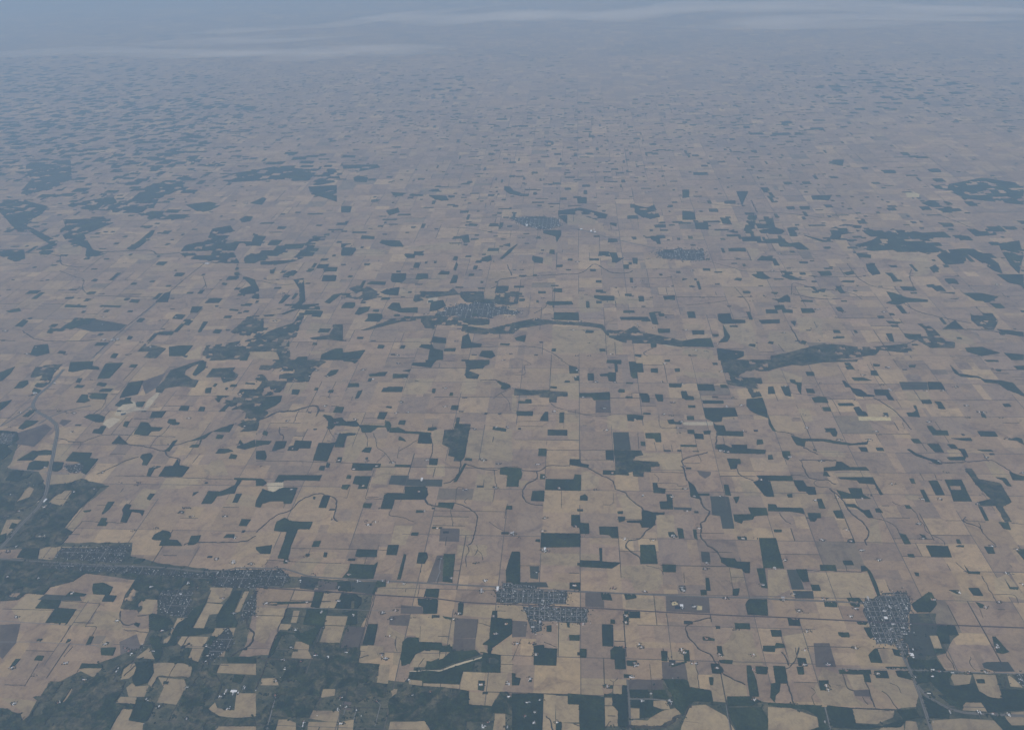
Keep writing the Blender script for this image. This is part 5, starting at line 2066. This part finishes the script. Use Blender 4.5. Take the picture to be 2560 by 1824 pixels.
DARK = [(140, 300, 330, 110, 1.9), (60, 400, 170, 80, 1.5), (360, 400, 160, 60, 1.4), (330, 470, 150, 50, 1.0), (640, 640, 120, 40, .5), (800, 780, 200, 40, .5), (420, 440, 130, 60, .55), (760, 415, 150, 40, .5), (1080, 215, 130, 35, .5), (60, 420, 120, 60, .5),
        (1300, 560, 90, 30, .3), (2300, 620, 180, 50, .6), (2450, 520, 160, 90, .5), (2300, 430, 160, 60, .45), (1900, 590, 260, 60, .35),
        (1750, 430, 160, 60, .35), (2200, 230, 260, 70, .5), (1500, 330, 200, 60, .3), (560, 600, 90, 60, .35), (30, 330, 140, 90, .6),
        (1250, 310, 200, 60, .32), (1960, 320, 260, 70, .35), (900, 290, 220, 50, .25), (2500, 700, 100, 80, .3), (330, 520, 150, 70, .4),
        (1760, 480, 120, 50, .3), (480, 360, 120, 60, .4)]
FV_, FF_ = [], []
cell = HALF
zzz = 0
for j in range(int(17500 / cell), int(116000 / cell)):
    yc = j * cell + GY0 % cell
    for i in range(int(-100000 / cell), int(72000 / cell)):
        xc = i * cell + GX0 % cell
        px, py = project(xc, yc)
        if px < -200 or px > W + 200 or py > 1010 or py < 120:
            continue
        dens = 0.0
        for (qx, qy, rx, ry, a) in DARK:
            e = ((px - qx) / rx) ** 2 + ((py - qy) / ry) ** 2
            if e < 5:
                dens = max(dens, a * math.exp(-e * 0.9))
        base = 0.10 if py > 900 else 0.36 if py > 620 else 0.80 if py > 420 else 0.95
        base *= min(1.0, (py - 100) / 160)
        nzv = (noise.noise(Vector((xc / 14000, yc / 19000, 0.7))) * 0.9 + noise.noise(Vector((xc / 4200, yc / 5200, 4.7))) * 0.8
               + noise.noise(Vector((xc / 1900, yc / 1500, 1.7))) * 0.6)
        pr = base * min(1.7, max(0.0, 1 + 2.3 * nzv)) + dens
        while pr > 0:
            if rnd() < pr:
                zzz += 1
                r = rnd()
                if dens > 0.3 and r < 0.4:
                    w, h = U(300, 900), U(250, 700)
                elif r < 0.62:
                    w, h = U(80, 240), U(80, 190)
                elif r < 0.80:
                    w, h = U(250, 700) * (0.5 if py > 620 else 1), U(60, 200)
                elif r < 0.9:
                    w, h = U(80, 200), U(300, 700)
                else:
                    w, h = U(300, 480), U(260, 420)
                ox, oy = U(-cell * .8, cell), U(-cell * .8, cell)
                if rnd() < 0.5:
                    ox = round(ox / 201) * 201
                    oy = round(oy / 201) * 201
                if py < 520:
                    w *= 0.8
                    h *= 0.8
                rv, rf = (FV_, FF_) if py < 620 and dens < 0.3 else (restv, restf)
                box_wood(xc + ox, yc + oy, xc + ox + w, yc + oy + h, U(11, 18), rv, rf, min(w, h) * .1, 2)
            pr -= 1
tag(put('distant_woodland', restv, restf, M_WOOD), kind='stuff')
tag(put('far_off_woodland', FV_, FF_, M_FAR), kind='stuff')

# ------------------------------------------------------------------ buildings


def gable(w, l, h, rh, wm, rm, name):
    """walls, a gabled roof with overhang, as one small building"""
    x, y, o = w / 2, l / 2, 0.6
    vs = [(-x, -y, 0), (x, -y, 0), (x, y, 0), (-x, y, 0), (-x, -y, h), (x, -y, h), (x, y, h), (-x, y, h), (0, -y, h + rh * .97), (0, y, h + rh * .97)]
    fs = [(0, 1, 5, 8, 4), (1, 2, 6, 5), (2, 3, 7, 9, 6), (3, 0, 4, 7)]
    mi = [0] * 4
    b = len(vs)
    vs += [(-x - o, -y - o, h - .2), (0, -y - o, h + rh), (0, y + o, h + rh), (-x - o, y + o, h - .2),
           (x + o, -y - o, h - .2), (x + o, y + o, h - .2)]
    fs += [(b, b + 1, b + 2, b + 3), (b + 1, b + 4, b + 5, b + 2)]
    mi += [1, 1]
    return put(name, vs, fs, [wm, rm], midx=mi, link=False)


def gable_parts(w, l, h, rh, wm, rm):
    """the geometry only, for appending to a larger mesh"""
    x, y = w / 2, l / 2
    vs = [(-x, -y, 0), (x, -y, 0), (x, y, 0), (-x, y, 0), (-x, -y, h), (x, -y, h), (x, y, h), (-x, y, h), (0, -y, h + rh), (0, y, h + rh)]
    fs = [(0, 1, 5, 8, 4), (1, 2, 6, 5), (2, 3, 7, 9, 6), (3, 0, 4, 7), (4, 8, 9, 7), (8, 5, 6, 9)]
    return vs, fs, [wm] * 4 + [rm] * 2


def silo(r, h, name):
    n = 14
    vs = [(r * math.cos(6.2832 * i / n), r * math.sin(6.2832 * i / n), z) for z in (0, h) for i in range(n)] + [(0, 0, h + r * .55)]
    fs = [(i, (i + 1) % n, n + (i + 1) % n, n + i) for i in range(n)] + [(n + i, n + (i + 1) % n, 2 * n) for i in range(n)]
    return put(name, vs, fs, M_STEEL, link=False)


P_BARN = [gable(16, 34, 5, 3.5, M_WWALL, M_WROOF, 'barn'), gable(13, 60, 3.6, 2.6, M_WWALL, M_WROOF, 'barn'),
          gable(20, 42, 6, 4, M_WWALL, M_LROOF, 'barn'), gable(15, 26, 5.5, 4, M_WWALL, M_RROOF, 'barn')]
P_HOUSE = [gable(10, 15, 4.5, 3, M_WWALL, M_GROOF, 'house'), gable(10, 13, 5.5, 3, M_WWALL, M_LROOF, 'house'),
           gable(11, 17, 4, 2.6, M_BRICK, M_GROOF, 'house'), gable(11, 16, 4.5, 2.8, M_WWALL, M_WROOF, 'house')]
P_SILO = [silo(6, 12, 'grain_bin'), silo(8, 14, 'grain_bin')]
P_SHED = [gable(45, 110, 9, 2.0, M_WWALL, M_WROOF, 'warehouse'), gable(30, 60, 8, 1.6, M_WWALL, M_LROOF, 'warehouse'),
          gable(60, 60, 8, 1.6, M_WWALL, M_WROOF, 'warehouse')]


def place(proto, x, y, rz, s=1.0, z=0.0):
    o = proto.copy()
    C.objects.link(o)
    o.location = (x, y, z)
    o.rotation_euler = (0, 0, rz)
    o.scale = (s, s, s)
    return o


def sub_mesh(proto, keep, name):
    """the faces of one material of a building, as a part"""
    me = proto.data
    fs = [tuple(f.vertices) for k, f in enumerate(me.polygons) if keep(k, f)]
    used = sorted({i for f in fs for i in f})
    m = {v: k for k, v in enumerate(used)}
    mt = me.materials[min(len(me.materials) - 1, me.polygons[[k for k, f in enumerate(me.polygons) if keep(k, f)][0]].material_index)]
    return put(name, [tuple(me.vertices[v].co) for v in used], [tuple(m[i] for i in f) for f in fs], mt, link=False)


PARTS = {}
for p_ in P_BARN + P_HOUSE + P_SHED:
    PARTS[p_.name] = (sub_mesh(p_, lambda k, f: f.material_index == 0, 'wall'), sub_mesh(p_, lambda k, f: f.material_index == 1, 'roof'))
for p_ in P_SILO:
    PARTS[p_.name] = (sub_mesh(p_, lambda k, f: k < 14, 'wall'), sub_mesh(p_, lambda k, f: k >= 14, 'roof'))


def place_parts(proto, x, y, rz, s):
    r = bpy.data.objects.new(proto.name.split('.')[0], None)
    C.objects.link(r)
    r.location, r.rotation_euler, r.scale = (x, y, 0), (0, 0, rz), (s, s, s)
    for q in PARTS[proto.name]:
        c = q.copy()
        C.objects.link(c)
        c.parent = r
    return r


BARN, HOUSE, SILO, SHED = [], [], [], []        # (x, y, rz, proto, scale, z, where)
for k, (p, t) in enumerate(FARMS):
    d = math.hypot(p.length, ALT)
    s = 1.0 + max(0, d - 30000) / 60000
    nb = random.choice((1, 1, 2, 2)) if d < 26000 else 1
    rot = random.choice((0, math.pi / 2)) + U(-.05, .05)
    for q in range(nb):
        a = p + Vector((U(-30, 30), U(-26, 26))) * (0.2 if q == 0 else 1)
        BARN.append((a.x, a.y, rot + random.choice((0, math.pi / 2)), P_BARN[random.choice((0, 0, 1, 2, 3))], s, 0.0))
    a = p + Vector((U(-38, 38), random.choice((-1, 1)) * U(28, 40)))
    HOUSE.append((a.x, a.y, rot, P_HOUSE[k % 4], 1.0, 0.0, 1))
    if rnd() < 0.3 and d < 30000:
        for q in range(random.choice((1, 2, 3))):
            SILO.append((p.x + 22 + q * 17, p.y + U(-4, 4), 0, P_SILO[q % 2], 1.0, 0.0))

# traced bright spots that are big sheds
for (t, x, y, k) in (('T7', 290, 48, 0), ('T1', 300, 297, 0), ('T1', 385, 1245, 0), ('T7', 1500, 392, 1), ('T5', 1975, 1305, 1), ('T5', 2045, 1307, 0),
                     ('T6', 575, 598, 1), ('T7', 1495, 551, 2), ('M2', 1605, 466, 2), ('M2', 1670, 478, 0), ('M2', 1695, 484, 2),
                     ('M2', 1240, 440, 0), ('M2', 592, 945, 2), ('T8', 1045, 660, 2), ('T8', 1195, 748, 1), ('T8', 1030, 600, 1), ('T8', 885, 480, 1),
                     ('T5', 1650, 335, 0), ('T5', 1905, 262, 1), ('T5', 2045, 155, 1), ('T6', 2122, 400, 0), ('T8', 1275, 985, 2), ('T1', 2000, 100, 1),
                     ('M1', 1415, 663, 2), ('M1', 1380, 696, 0), ('T3', 1890, 415, 1), ('T4', 1070, 265, 1), ('T2', 1455, 1060, 0), ('T7', 1390, 1395, 1),
                     ('M1', 690, 1205, 1), ('M1', 745, 1205, 1), ('M1', 780, 1203, 1), ('M2', 1690, 468, 1), ('M2', 1460, 404, 1), ('T3', 10, 1528, 1),
                     ('T8', 1110, 715, 1), ('T8', 1075, 560, 1), ('T8', 1230, 575, 1), ('T7', 270, 505, 1), ('T7', 180, 740, 1), ('T7', 245, 695, 1),
                     ('T6', 1980, 410, 1), ('T8', 135, 480, 1), ('T8', 2015, 890, 1)):
    p = ground(*src(t, x, y))
    s = 1.0 if p.length < 26000 else 1.5
    SHED.append((p.x + U(-5, 5), p.y + 60, random.choice((0, math.pi / 2)), P_SHED[k], s, 0.0))

TV, TF = [], []                         # trees of the yards and the town gardens
SV, SF = [], []
sz = 0
M_TOWN = mat('town_lawns', (0.042, 0.046, 0.030), 0.95, speckle(0.6, 1.5, 1 / 45))


def clump(x, y, r, h, vs, fs):
    b = len(vs)
    n = 6
    for k, (rr, z) in enumerate(((.75, 0.3), (1, h * .55), (.55, h * .95))):
        for i in range(n):
            a = 6.2832 * i / n + k * .3
            q = r * rr * U(.75, 1.2)
            vs.append((x + q * math.cos(a), y + q * math.sin(a), z))
    vs.append((x, y, h * 1.1))
    for k in range(2):
        for i in range(n):
            j = (i + 1) % n
            fs.append((b + k * n + i, b + k * n + j, b + k * n + n + j, b + k * n + n + i))
    for i in range(n):
        fs.append((b + 2 * n + i, b + 2 * n + (i + 1) % n, b + 3 * n))


for k, (nm, poly) in enumerate(TOWNS):
    xs, ys = [p.x for p in poly], [p.y for p in poly]
    x0, x1, y0, y1 = min(xs), max(xs), min(ys), max(ys)
    ctr = sum(poly, Vector((0, 0))) / len(poly)
    d = math.hypot(ctr.length, ALT)
    tag(flat('town_ground', poly, 2.35 + 0.01 * k, M_TOWN, seg=70, jit=22), kind='structure')
    loose = 'suburb' in nm or 'strip' in nm
    for q in range(int((abs(area(poly)) ** 0.5) / 9)):     # gardens and trees spill over the edge
        a_, b_ = random.choice(list(zip(poly, poly[1:] + poly[:1])))
        e_ = a_.lerp(b_, rnd())
        s_ = 1.0 if d < 26000 else 2.0
        clump(e_.x + random.gauss(0, 45) * s_, e_.y + random.gauss(0, 45) * s_, U(8, 17) * s_, U(8, 14), TV, TF)
        if rnd() < 0.22:
            HOUSE.append((e_.x + random.gauss(0, 50) * s_, e_.y + random.gauss(0, 50) * s_, random.choice((0, math.pi / 2)),
                          P_HOUSE[random.choice((0, 1, 2, 3))], 1.0 if d < 26000 else 1.8, 0.0, 0))
    sx, sy = (100.0, 130.0) if d < 26000 else (170.0, 220.0)
    if loose:
        sx, sy = 330.0, 290.0
    x = x0 + 20
    while x < x1:                       # streets running away from the viewer
        run = None
        y = y0
        while y <= y1 + 40:
            ins = inside(x, y, poly)
            if ins and run is None:
                run = y
            if not ins and run is not None:
                if y - run > 100:
                    ribbon([Vector((x, run)), Vector((x, y - 30))], U(10, 14) * (1 if d < 26000 else 1.4), 2.75, SV, SF)
                run = None
            y += 30
        x += sx
    y = y0 + 20
    while y < y1:
        run = None
        x = x0
        while x <= x1 + 40:
            ins = inside(x, y, poly)
            if ins and run is None:
                run = x
            if not ins and run is not None:
                if x - run > 100:
                    ribbon([Vector((run, y)), Vector((x - 30, y))], U(9, 13), 2.85, SV, SF)
                run = None
            x += 30
        y += sy
    loose = 'suburb' in nm or 'strip' in nm
    ff = 0.42 if loose else 0.85 if d < 26000 else 0.42
    st = (26, 32) if d < 26000 else (60, 70)
    y = y0
    while y < y1:
        x = x0
        while x < x1:
            fx, fy = (x - x0 - 20) % sx, (y - y0 - 20) % sy
            dn = noise.noise(Vector((x / 260, y / 260, 8.0)))
            if inside(x, y, poly) and 12 < fx < sx - 12 and 12 < fy < sy - 12 and rnd() < 0.95 + dn:
                r = rnd()
                if r < ff * 0.5:
                    HOUSE.append((x + U(-4, 4), y + U(-4, 4), random.choice((0, math.pi / 2)) + U(-.1, .1),
                                  P_HOUSE[random.choices((0, 1, 2, 3), (4, 3, 3, 2.2))[0]], 1.0 if d < 26000 else 1.8, 0.0, 0))
                elif r < 0.70 and d < 26000:
                    clump(x + U(-8, 8), y + U(-8, 8), U(6, 11), U(8, 14), TV, TF)
                elif r > 0.985 and not loose:
                    SHED.append((x, y, random.choice((0, math.pi / 2)), P_SHED[1], 0.55, 0.0))
            x += st[0]
        y += st[1]
tag(put('town_streets', SV, SF, M_STREET), kind='structure')
for p, t in FARMS:                      # wooded farm yards
    d = math.hypot(p.length, ALT)
    for q in range(random.choice((7, 11, 15, 20))):
        s = 1 + max(0, d - 20000) / 30000
        a, r = U(0, 6.283), U(22, 62) * s
        clump(p.x + r * math.cos(a) * 1.3, p.y + r * math.sin(a) * .75, U(7, 13) * s, U(8, 15), TV, TF)
tag(put('yard_trees', TV, TF, M_YARD), kind='stuff')

# lots in the photograph that are only a dark farm yard, no bright roof: on random grid corners
YV, YF = [], []
for q in range(900):
    j = random.randint(int((9000 - GY0) / HALF), int((40000 - GY0) / HALF))
    i = random.randint(-40, 30)
    x, y = GX0 + i * HALF + random.choice((-60, 60, 300, 420)), GY0 + j * HALF + random.choice((-50, 50))
    px, py = project(x, y)
    if 0 < px < W and 640 < py < HH:
        if rnd() < 0.5:
            w, h = U(60, 170), U(35, 80)
            box_wood(x, y, x + w, y + h, U(8, 13), YV, YF, 5, 3)
        else:
            for e in range(random.choice((4, 6, 9, 14))):
                clump(x + U(-65, 65), y + U(-28, 28), U(8, 14), U(8, 14), YV, YF)
tag(put('lane_side_trees', YV, YF, M_YARD), kind='stuff')


# houses and clumps of trees strewn over the rough land
RB = [(min(p.x for p in q), min(p.y for p in q), max(p.x for p in q), max(p.y for p in q), q) for q in ROUGH]
SOFT = [(min(p.x for p in q), min(p.y for p in q), max(p.x for p in q), max(p.y for p in q), q) for k, q in FIELDS if k in 'PQY']
RV, RF = [], []
for (a0, b0, a1, b1, poly) in RB:
    for q in range(int(abs(area(poly)) / 8500)):
        x, y = U(a0, a1), U(b0, b1)
        if not inside(x, y, poly) or any(c0 < x < c1 and d0 < y < d1 and inside(x, y, z_) for (c0, d0, c1, d1, z_) in SOFT):
            continue
        if noise.noise(Vector((x / 500, y / 500, 3.3))) > 0.1 and rnd() < 0.8:
            continue
        s = 1 + y / 40000
        if rnd() < 0.07:
            xs_ = GX0 + round((x - GX0) / (HALF / 2)) * HALF / 2 + random.choice((-30, 30))
            HOUSE.append((xs_, y, random.choice((0, math.pi / 2)), P_HOUSE[random.choice((0, 1, 3, 3))], 1.0, 0.0, 0))
        for e in range(random.choice((1, 2, 4))):
            clump(x + U(-30, 30), y + U(-30, 30), U(7, 17) * s, U(8, 14), RV, RF)
tag(put('scattered_trees', RV, RF, M_WOOD), kind='stuff')


def settle(L, cat, what, group, limit=300):
    """the ones that show largest become things of their own, the others one object"""
    seen = []
    for it in L:
        px, py = project(it[0], it[1])
        if -5 < px < W + 5 and -5 < py < HH + 5:
            v = Vector((it[0], it[1], -ALT)).length
            bb = it[3].dimensions if it[3].dimensions.x else Vector((10, 10, 5))
            dims = [c for c in it[3].bound_box]
            sz = (dims[6][0] - dims[0][0]) * (dims[6][1] - dims[0][1]) * it[4] ** 2
            seen.append((sz / v / v, px, py, it))
    seen.sort(key=lambda a: -a[0])
    named = []
    hcount = [0]
    for s, px, py, it in seen[:limit]:
        nn_ = len(named) if cat != 'house' else hcount[0]
        hcount[0] += 1
        o = place_parts(it[3], it[0], it[1], it[2], it[4]) if nn_ < 130 else place(it[3], it[0], it[1], it[2], it[4], it[5])
        rm = it[3].data.materials[-1].name.split('.')[0]
        look = {'white_metal_roof': 'white-roofed', 'pale_shingle_roof': 'pale grey-roofed', 'red_metal_roof': 'red-roofed',
                'grey_shingle_roof': 'dark grey-roofed', 'galvanised_steel': 'shiny round'}[rm]
        n, dd, r = where(px, py)
        band = 'close in' if r < 120 else 'some way out' if r < 260 else 'far out'
        if cat == 'house':
            lab = 'tiny %s %s %s, by the %s, %s' % (look, what, band, n, dd)
            tag(o, lab, cat, '%s: %s %s, %s, %s' % (group, look, band, n, dd))
        else:
            tag(o, None, cat, group)
            named.append((o, px, py, 'tiny ' + look))
    relabel(named, what, '', '')
    rest = seen[limit:]
    if rest:
        ms = []
        vs, fs, mi = [], [], []
        for s, px, py, it in rest:
            me = it[3].data
            b = len(vs)
            ca, sa = math.cos(it[2]), math.sin(it[2])
            for v in me.vertices:
                x, y, z = v.co * it[4]
                vs.append((it[0] + x * ca - y * sa, it[1] + x * sa + y * ca, it[5] + z))
            for f in me.polygons:
                fs.append(tuple(b + q for q in f.vertices))
                m = me.materials[f.material_index]
                if m not in ms:
                    ms.append(m)
                mi.append(ms.index(m))
        tag(put('distant_' + cat.replace(' ', '_') + 's', vs, fs, ms, midx=mi), kind='stuff')


settle(BARN, 'barn', 'barn', 'farm barns')
settle(HOUSE, 'house', 'house', 'houses of towns and farms')
settle(SILO, 'grain bin', 'grain bin', 'grain bins beside barns')
settle(SHED, 'warehouse', 'long shed', 'large sheds')

# ponds
for k, (t, s) in enumerate((('T6', '690,1075 700,1065 730,1068 735,1078 715,1088 695,1086'), ('T1', '1190,372 1215,380 1230,405 1200,405'),
                            ('T7', '1430,535 1480,537 1478,560 1432,558'), ('T1', '1060,470 1110,462 1100,478 1065,485'))):
    tag(flat('pond', gpoly(t, s), 3.0 + .01 * k, M_WATER, seg=40, jit=4), kind='structure')

# ------------------------------------------------------------------ thin cloud streaks and the air


def vol(name, dens, col, aniso=0.0):
    m = bpy.data.materials.new(name)
    m.use_nodes = True
    nt = m.node_tree
    nt.nodes.clear()
    out = nt.nodes.new('ShaderNodeOutputMaterial')
    v = nt.nodes.new('ShaderNodeVolumePrincipled')
    v.inputs['Color'].default_value = (*col, 1)
    v.inputs['Density'].default_value = dens
    v.inputs['Absorption Color'].default_value = (ABS, ABS, ABS, 1)
    v.inputs['Anisotropy'].default_value = aniso
    nt.links.new(v.outputs[0], out.inputs['Volume'])
    m.cycles.homogeneous_volume = True
    return m


M_CLOUD = vol('thin_cloud', CLOUD_D, (1.0, 0.94, 0.86))


def streak(path, z, width, thick, label):
    width *= 1.05
    thick *= 0.36
    path = [(x, y * 0.75 + 0.25 * (path[0][1] + (path[-1][1] - path[0][1]) * k_ / (len(path) - 1))) for k_, (x, y) in enumerate(path)]
    """a long shallow band of cloud: an uneven elliptical tube that tapers at both ends"""
    pts = [ground(x * 1.1228, y * 1.1228, z) for x, y in path]
    d = densify(pts, 900)
    n, m = len(d), 14
    vs, fs = [], []
    sd_ = U(0, 99)
    for i in range(n):
        t = i / (n - 1)
        e = math.sin(math.pi * t) ** 0.6 + 0.02
        dd = (d[min(i + 1, n - 1)] - d[max(i - 1, 0)]).normalized()
        s = Vector((-dd.y, dd.x))
        nn = noise.noise(Vector((i * .17, sd_, 0)))
        n2 = noise.noise(Vector((i * .6, sd_, 5)))
        w = width * e * (1 + .5 * nn + .15 * n2)
        h = thick * e * (1 + .5 * nn + .15 * n2)
        off = width * .6 * noise.noise(Vector((i * .11, sd_, 9)))
        for k in range(m):
            a = 6.2832 * k / m
            u = math.cos(a) * w * .5 + off
            vs.append((d[i].x + s.x * u, d[i].y + s.y * u, z + math.sin(a) * h * .5 + off * .05))
    for i in range(n - 1):
        for k in range(m):
            q = (k + 1) % m
            fs.append((i * m + k, i * m + q, i * m + m + q, i * m + m + k))
    fs.append(tuple(range(m - 1, -1, -1)))
    fs.append(tuple((n - 1) * m + k for k in range(m)))
    c = d[n // 2]
    o = put('cloud', vs, fs, M_CLOUD, origin=(c.x, c.y, z))
    tag(o, label, 'cloud', kind='stuff')


CL = [([(-80, 112), (150, 112), (350, 114), (520, 120), (700, 116), (860, 108), (1050, 103)], 3000, 4200, 380),
      ([(200, 113), (420, 117), (560, 121), (700, 117), (860, 110)], 3150, 2400, 300),
      ([(430, 119), (540, 121), (660, 117)], 3250, 1600, 220),
      ([(760, 50), (950, 46), (1130, 42), (1280, 30), (1450, 24), (1650, 16), (1900, 8), (2350, 12)], 3000, 6500, 420),
      ([(880, 47), (1060, 43), (1200, 38), (1330, 30), (1480, 26), (1640, 17)], 3200, 4200, 320),
      ([(1500, 20), (1750, 14), (1950, 12), (2150, 18), (2400, 30)], 3300, 5200, 320),
      ([(380, 76), (560, 68), (760, 52), (860, 34), (1010, 22), (1150, 6)], 3100, 3200, 260),
      ([(1440, 62), (1560, 64), (1700, 56), (1900, 50), (2100, 40)], 3000, 3600, 260),
      ([(1650, 45), (1800, 38), (2050, 36), (2300, 44)], 3350, 3200, 260),
      ([(250, 102), (420, 94), (620, 88), (800, 84)], 3200, 2600, 200)]
CN = ['long pale cloud streak low at upper left', 'brighter core of the left cloud streak', 'brightest short cloud wisp at upper left',
      'long broad cloud streak along the top edge', 'bright core of the top cloud streak', 'pale cloud sheet at the upper right corner',
      'faint wisp rising to the top edge, left of centre', 'faint cloud veil under the top streak at right',
      'short faint wisp at upper right', 'faintest wisp above the left cloud streak']
for (path, z, w, th), nm in zip(CL, CN):
    streak(path, z, w, th, nm)
    for q in range(4):
        i0_ = random.randint(0, max(0, len(path) - 3))
        sub = path[i0_:i0_ + 3]
        a_, b_ = U(0, .3), U(.6, 1)
        (xa, ya), (xb, yb) = sub[0], sub[-1]
        dy = U(-7, 7)
        streak([(xa + (xb - xa) * t, ya + (yb - ya) * t + dy) for t in (a_, (a_ + b_) / 2, b_)], z + U(60, 500), w * U(.35, 1.1), th * U(.4, .9), 'short wisp beside the ' + nm)

hb = E_ + 1000
x, y = hb, hb
hvx = [(-x, -y, -1), (x, -y, -1), (x, y, -1), (-x, y, -1), (-x, -y, ALT + 120), (x, -y, ALT + 120), (x, y, ALT + 120), (-x, y, ALT + 120)]
hfx = [(3, 2, 1, 0), (4, 5, 6, 7), (0, 1, 5, 4), (1, 2, 6, 5), (2, 3, 7, 6), (3, 0, 4, 7)]
tag(put('haze', hvx, hfx, vol('haze', HAZE_D, HAZE_C, 0.0)), kind='stuff')
print('counts', len(WOODS), len(LINES), len(FIELDS), len(FARMS), len(BARN), len(HOUSE), len(SILO), len(SHED), 'far', zzz, 'faces', len(gf), len(rf))
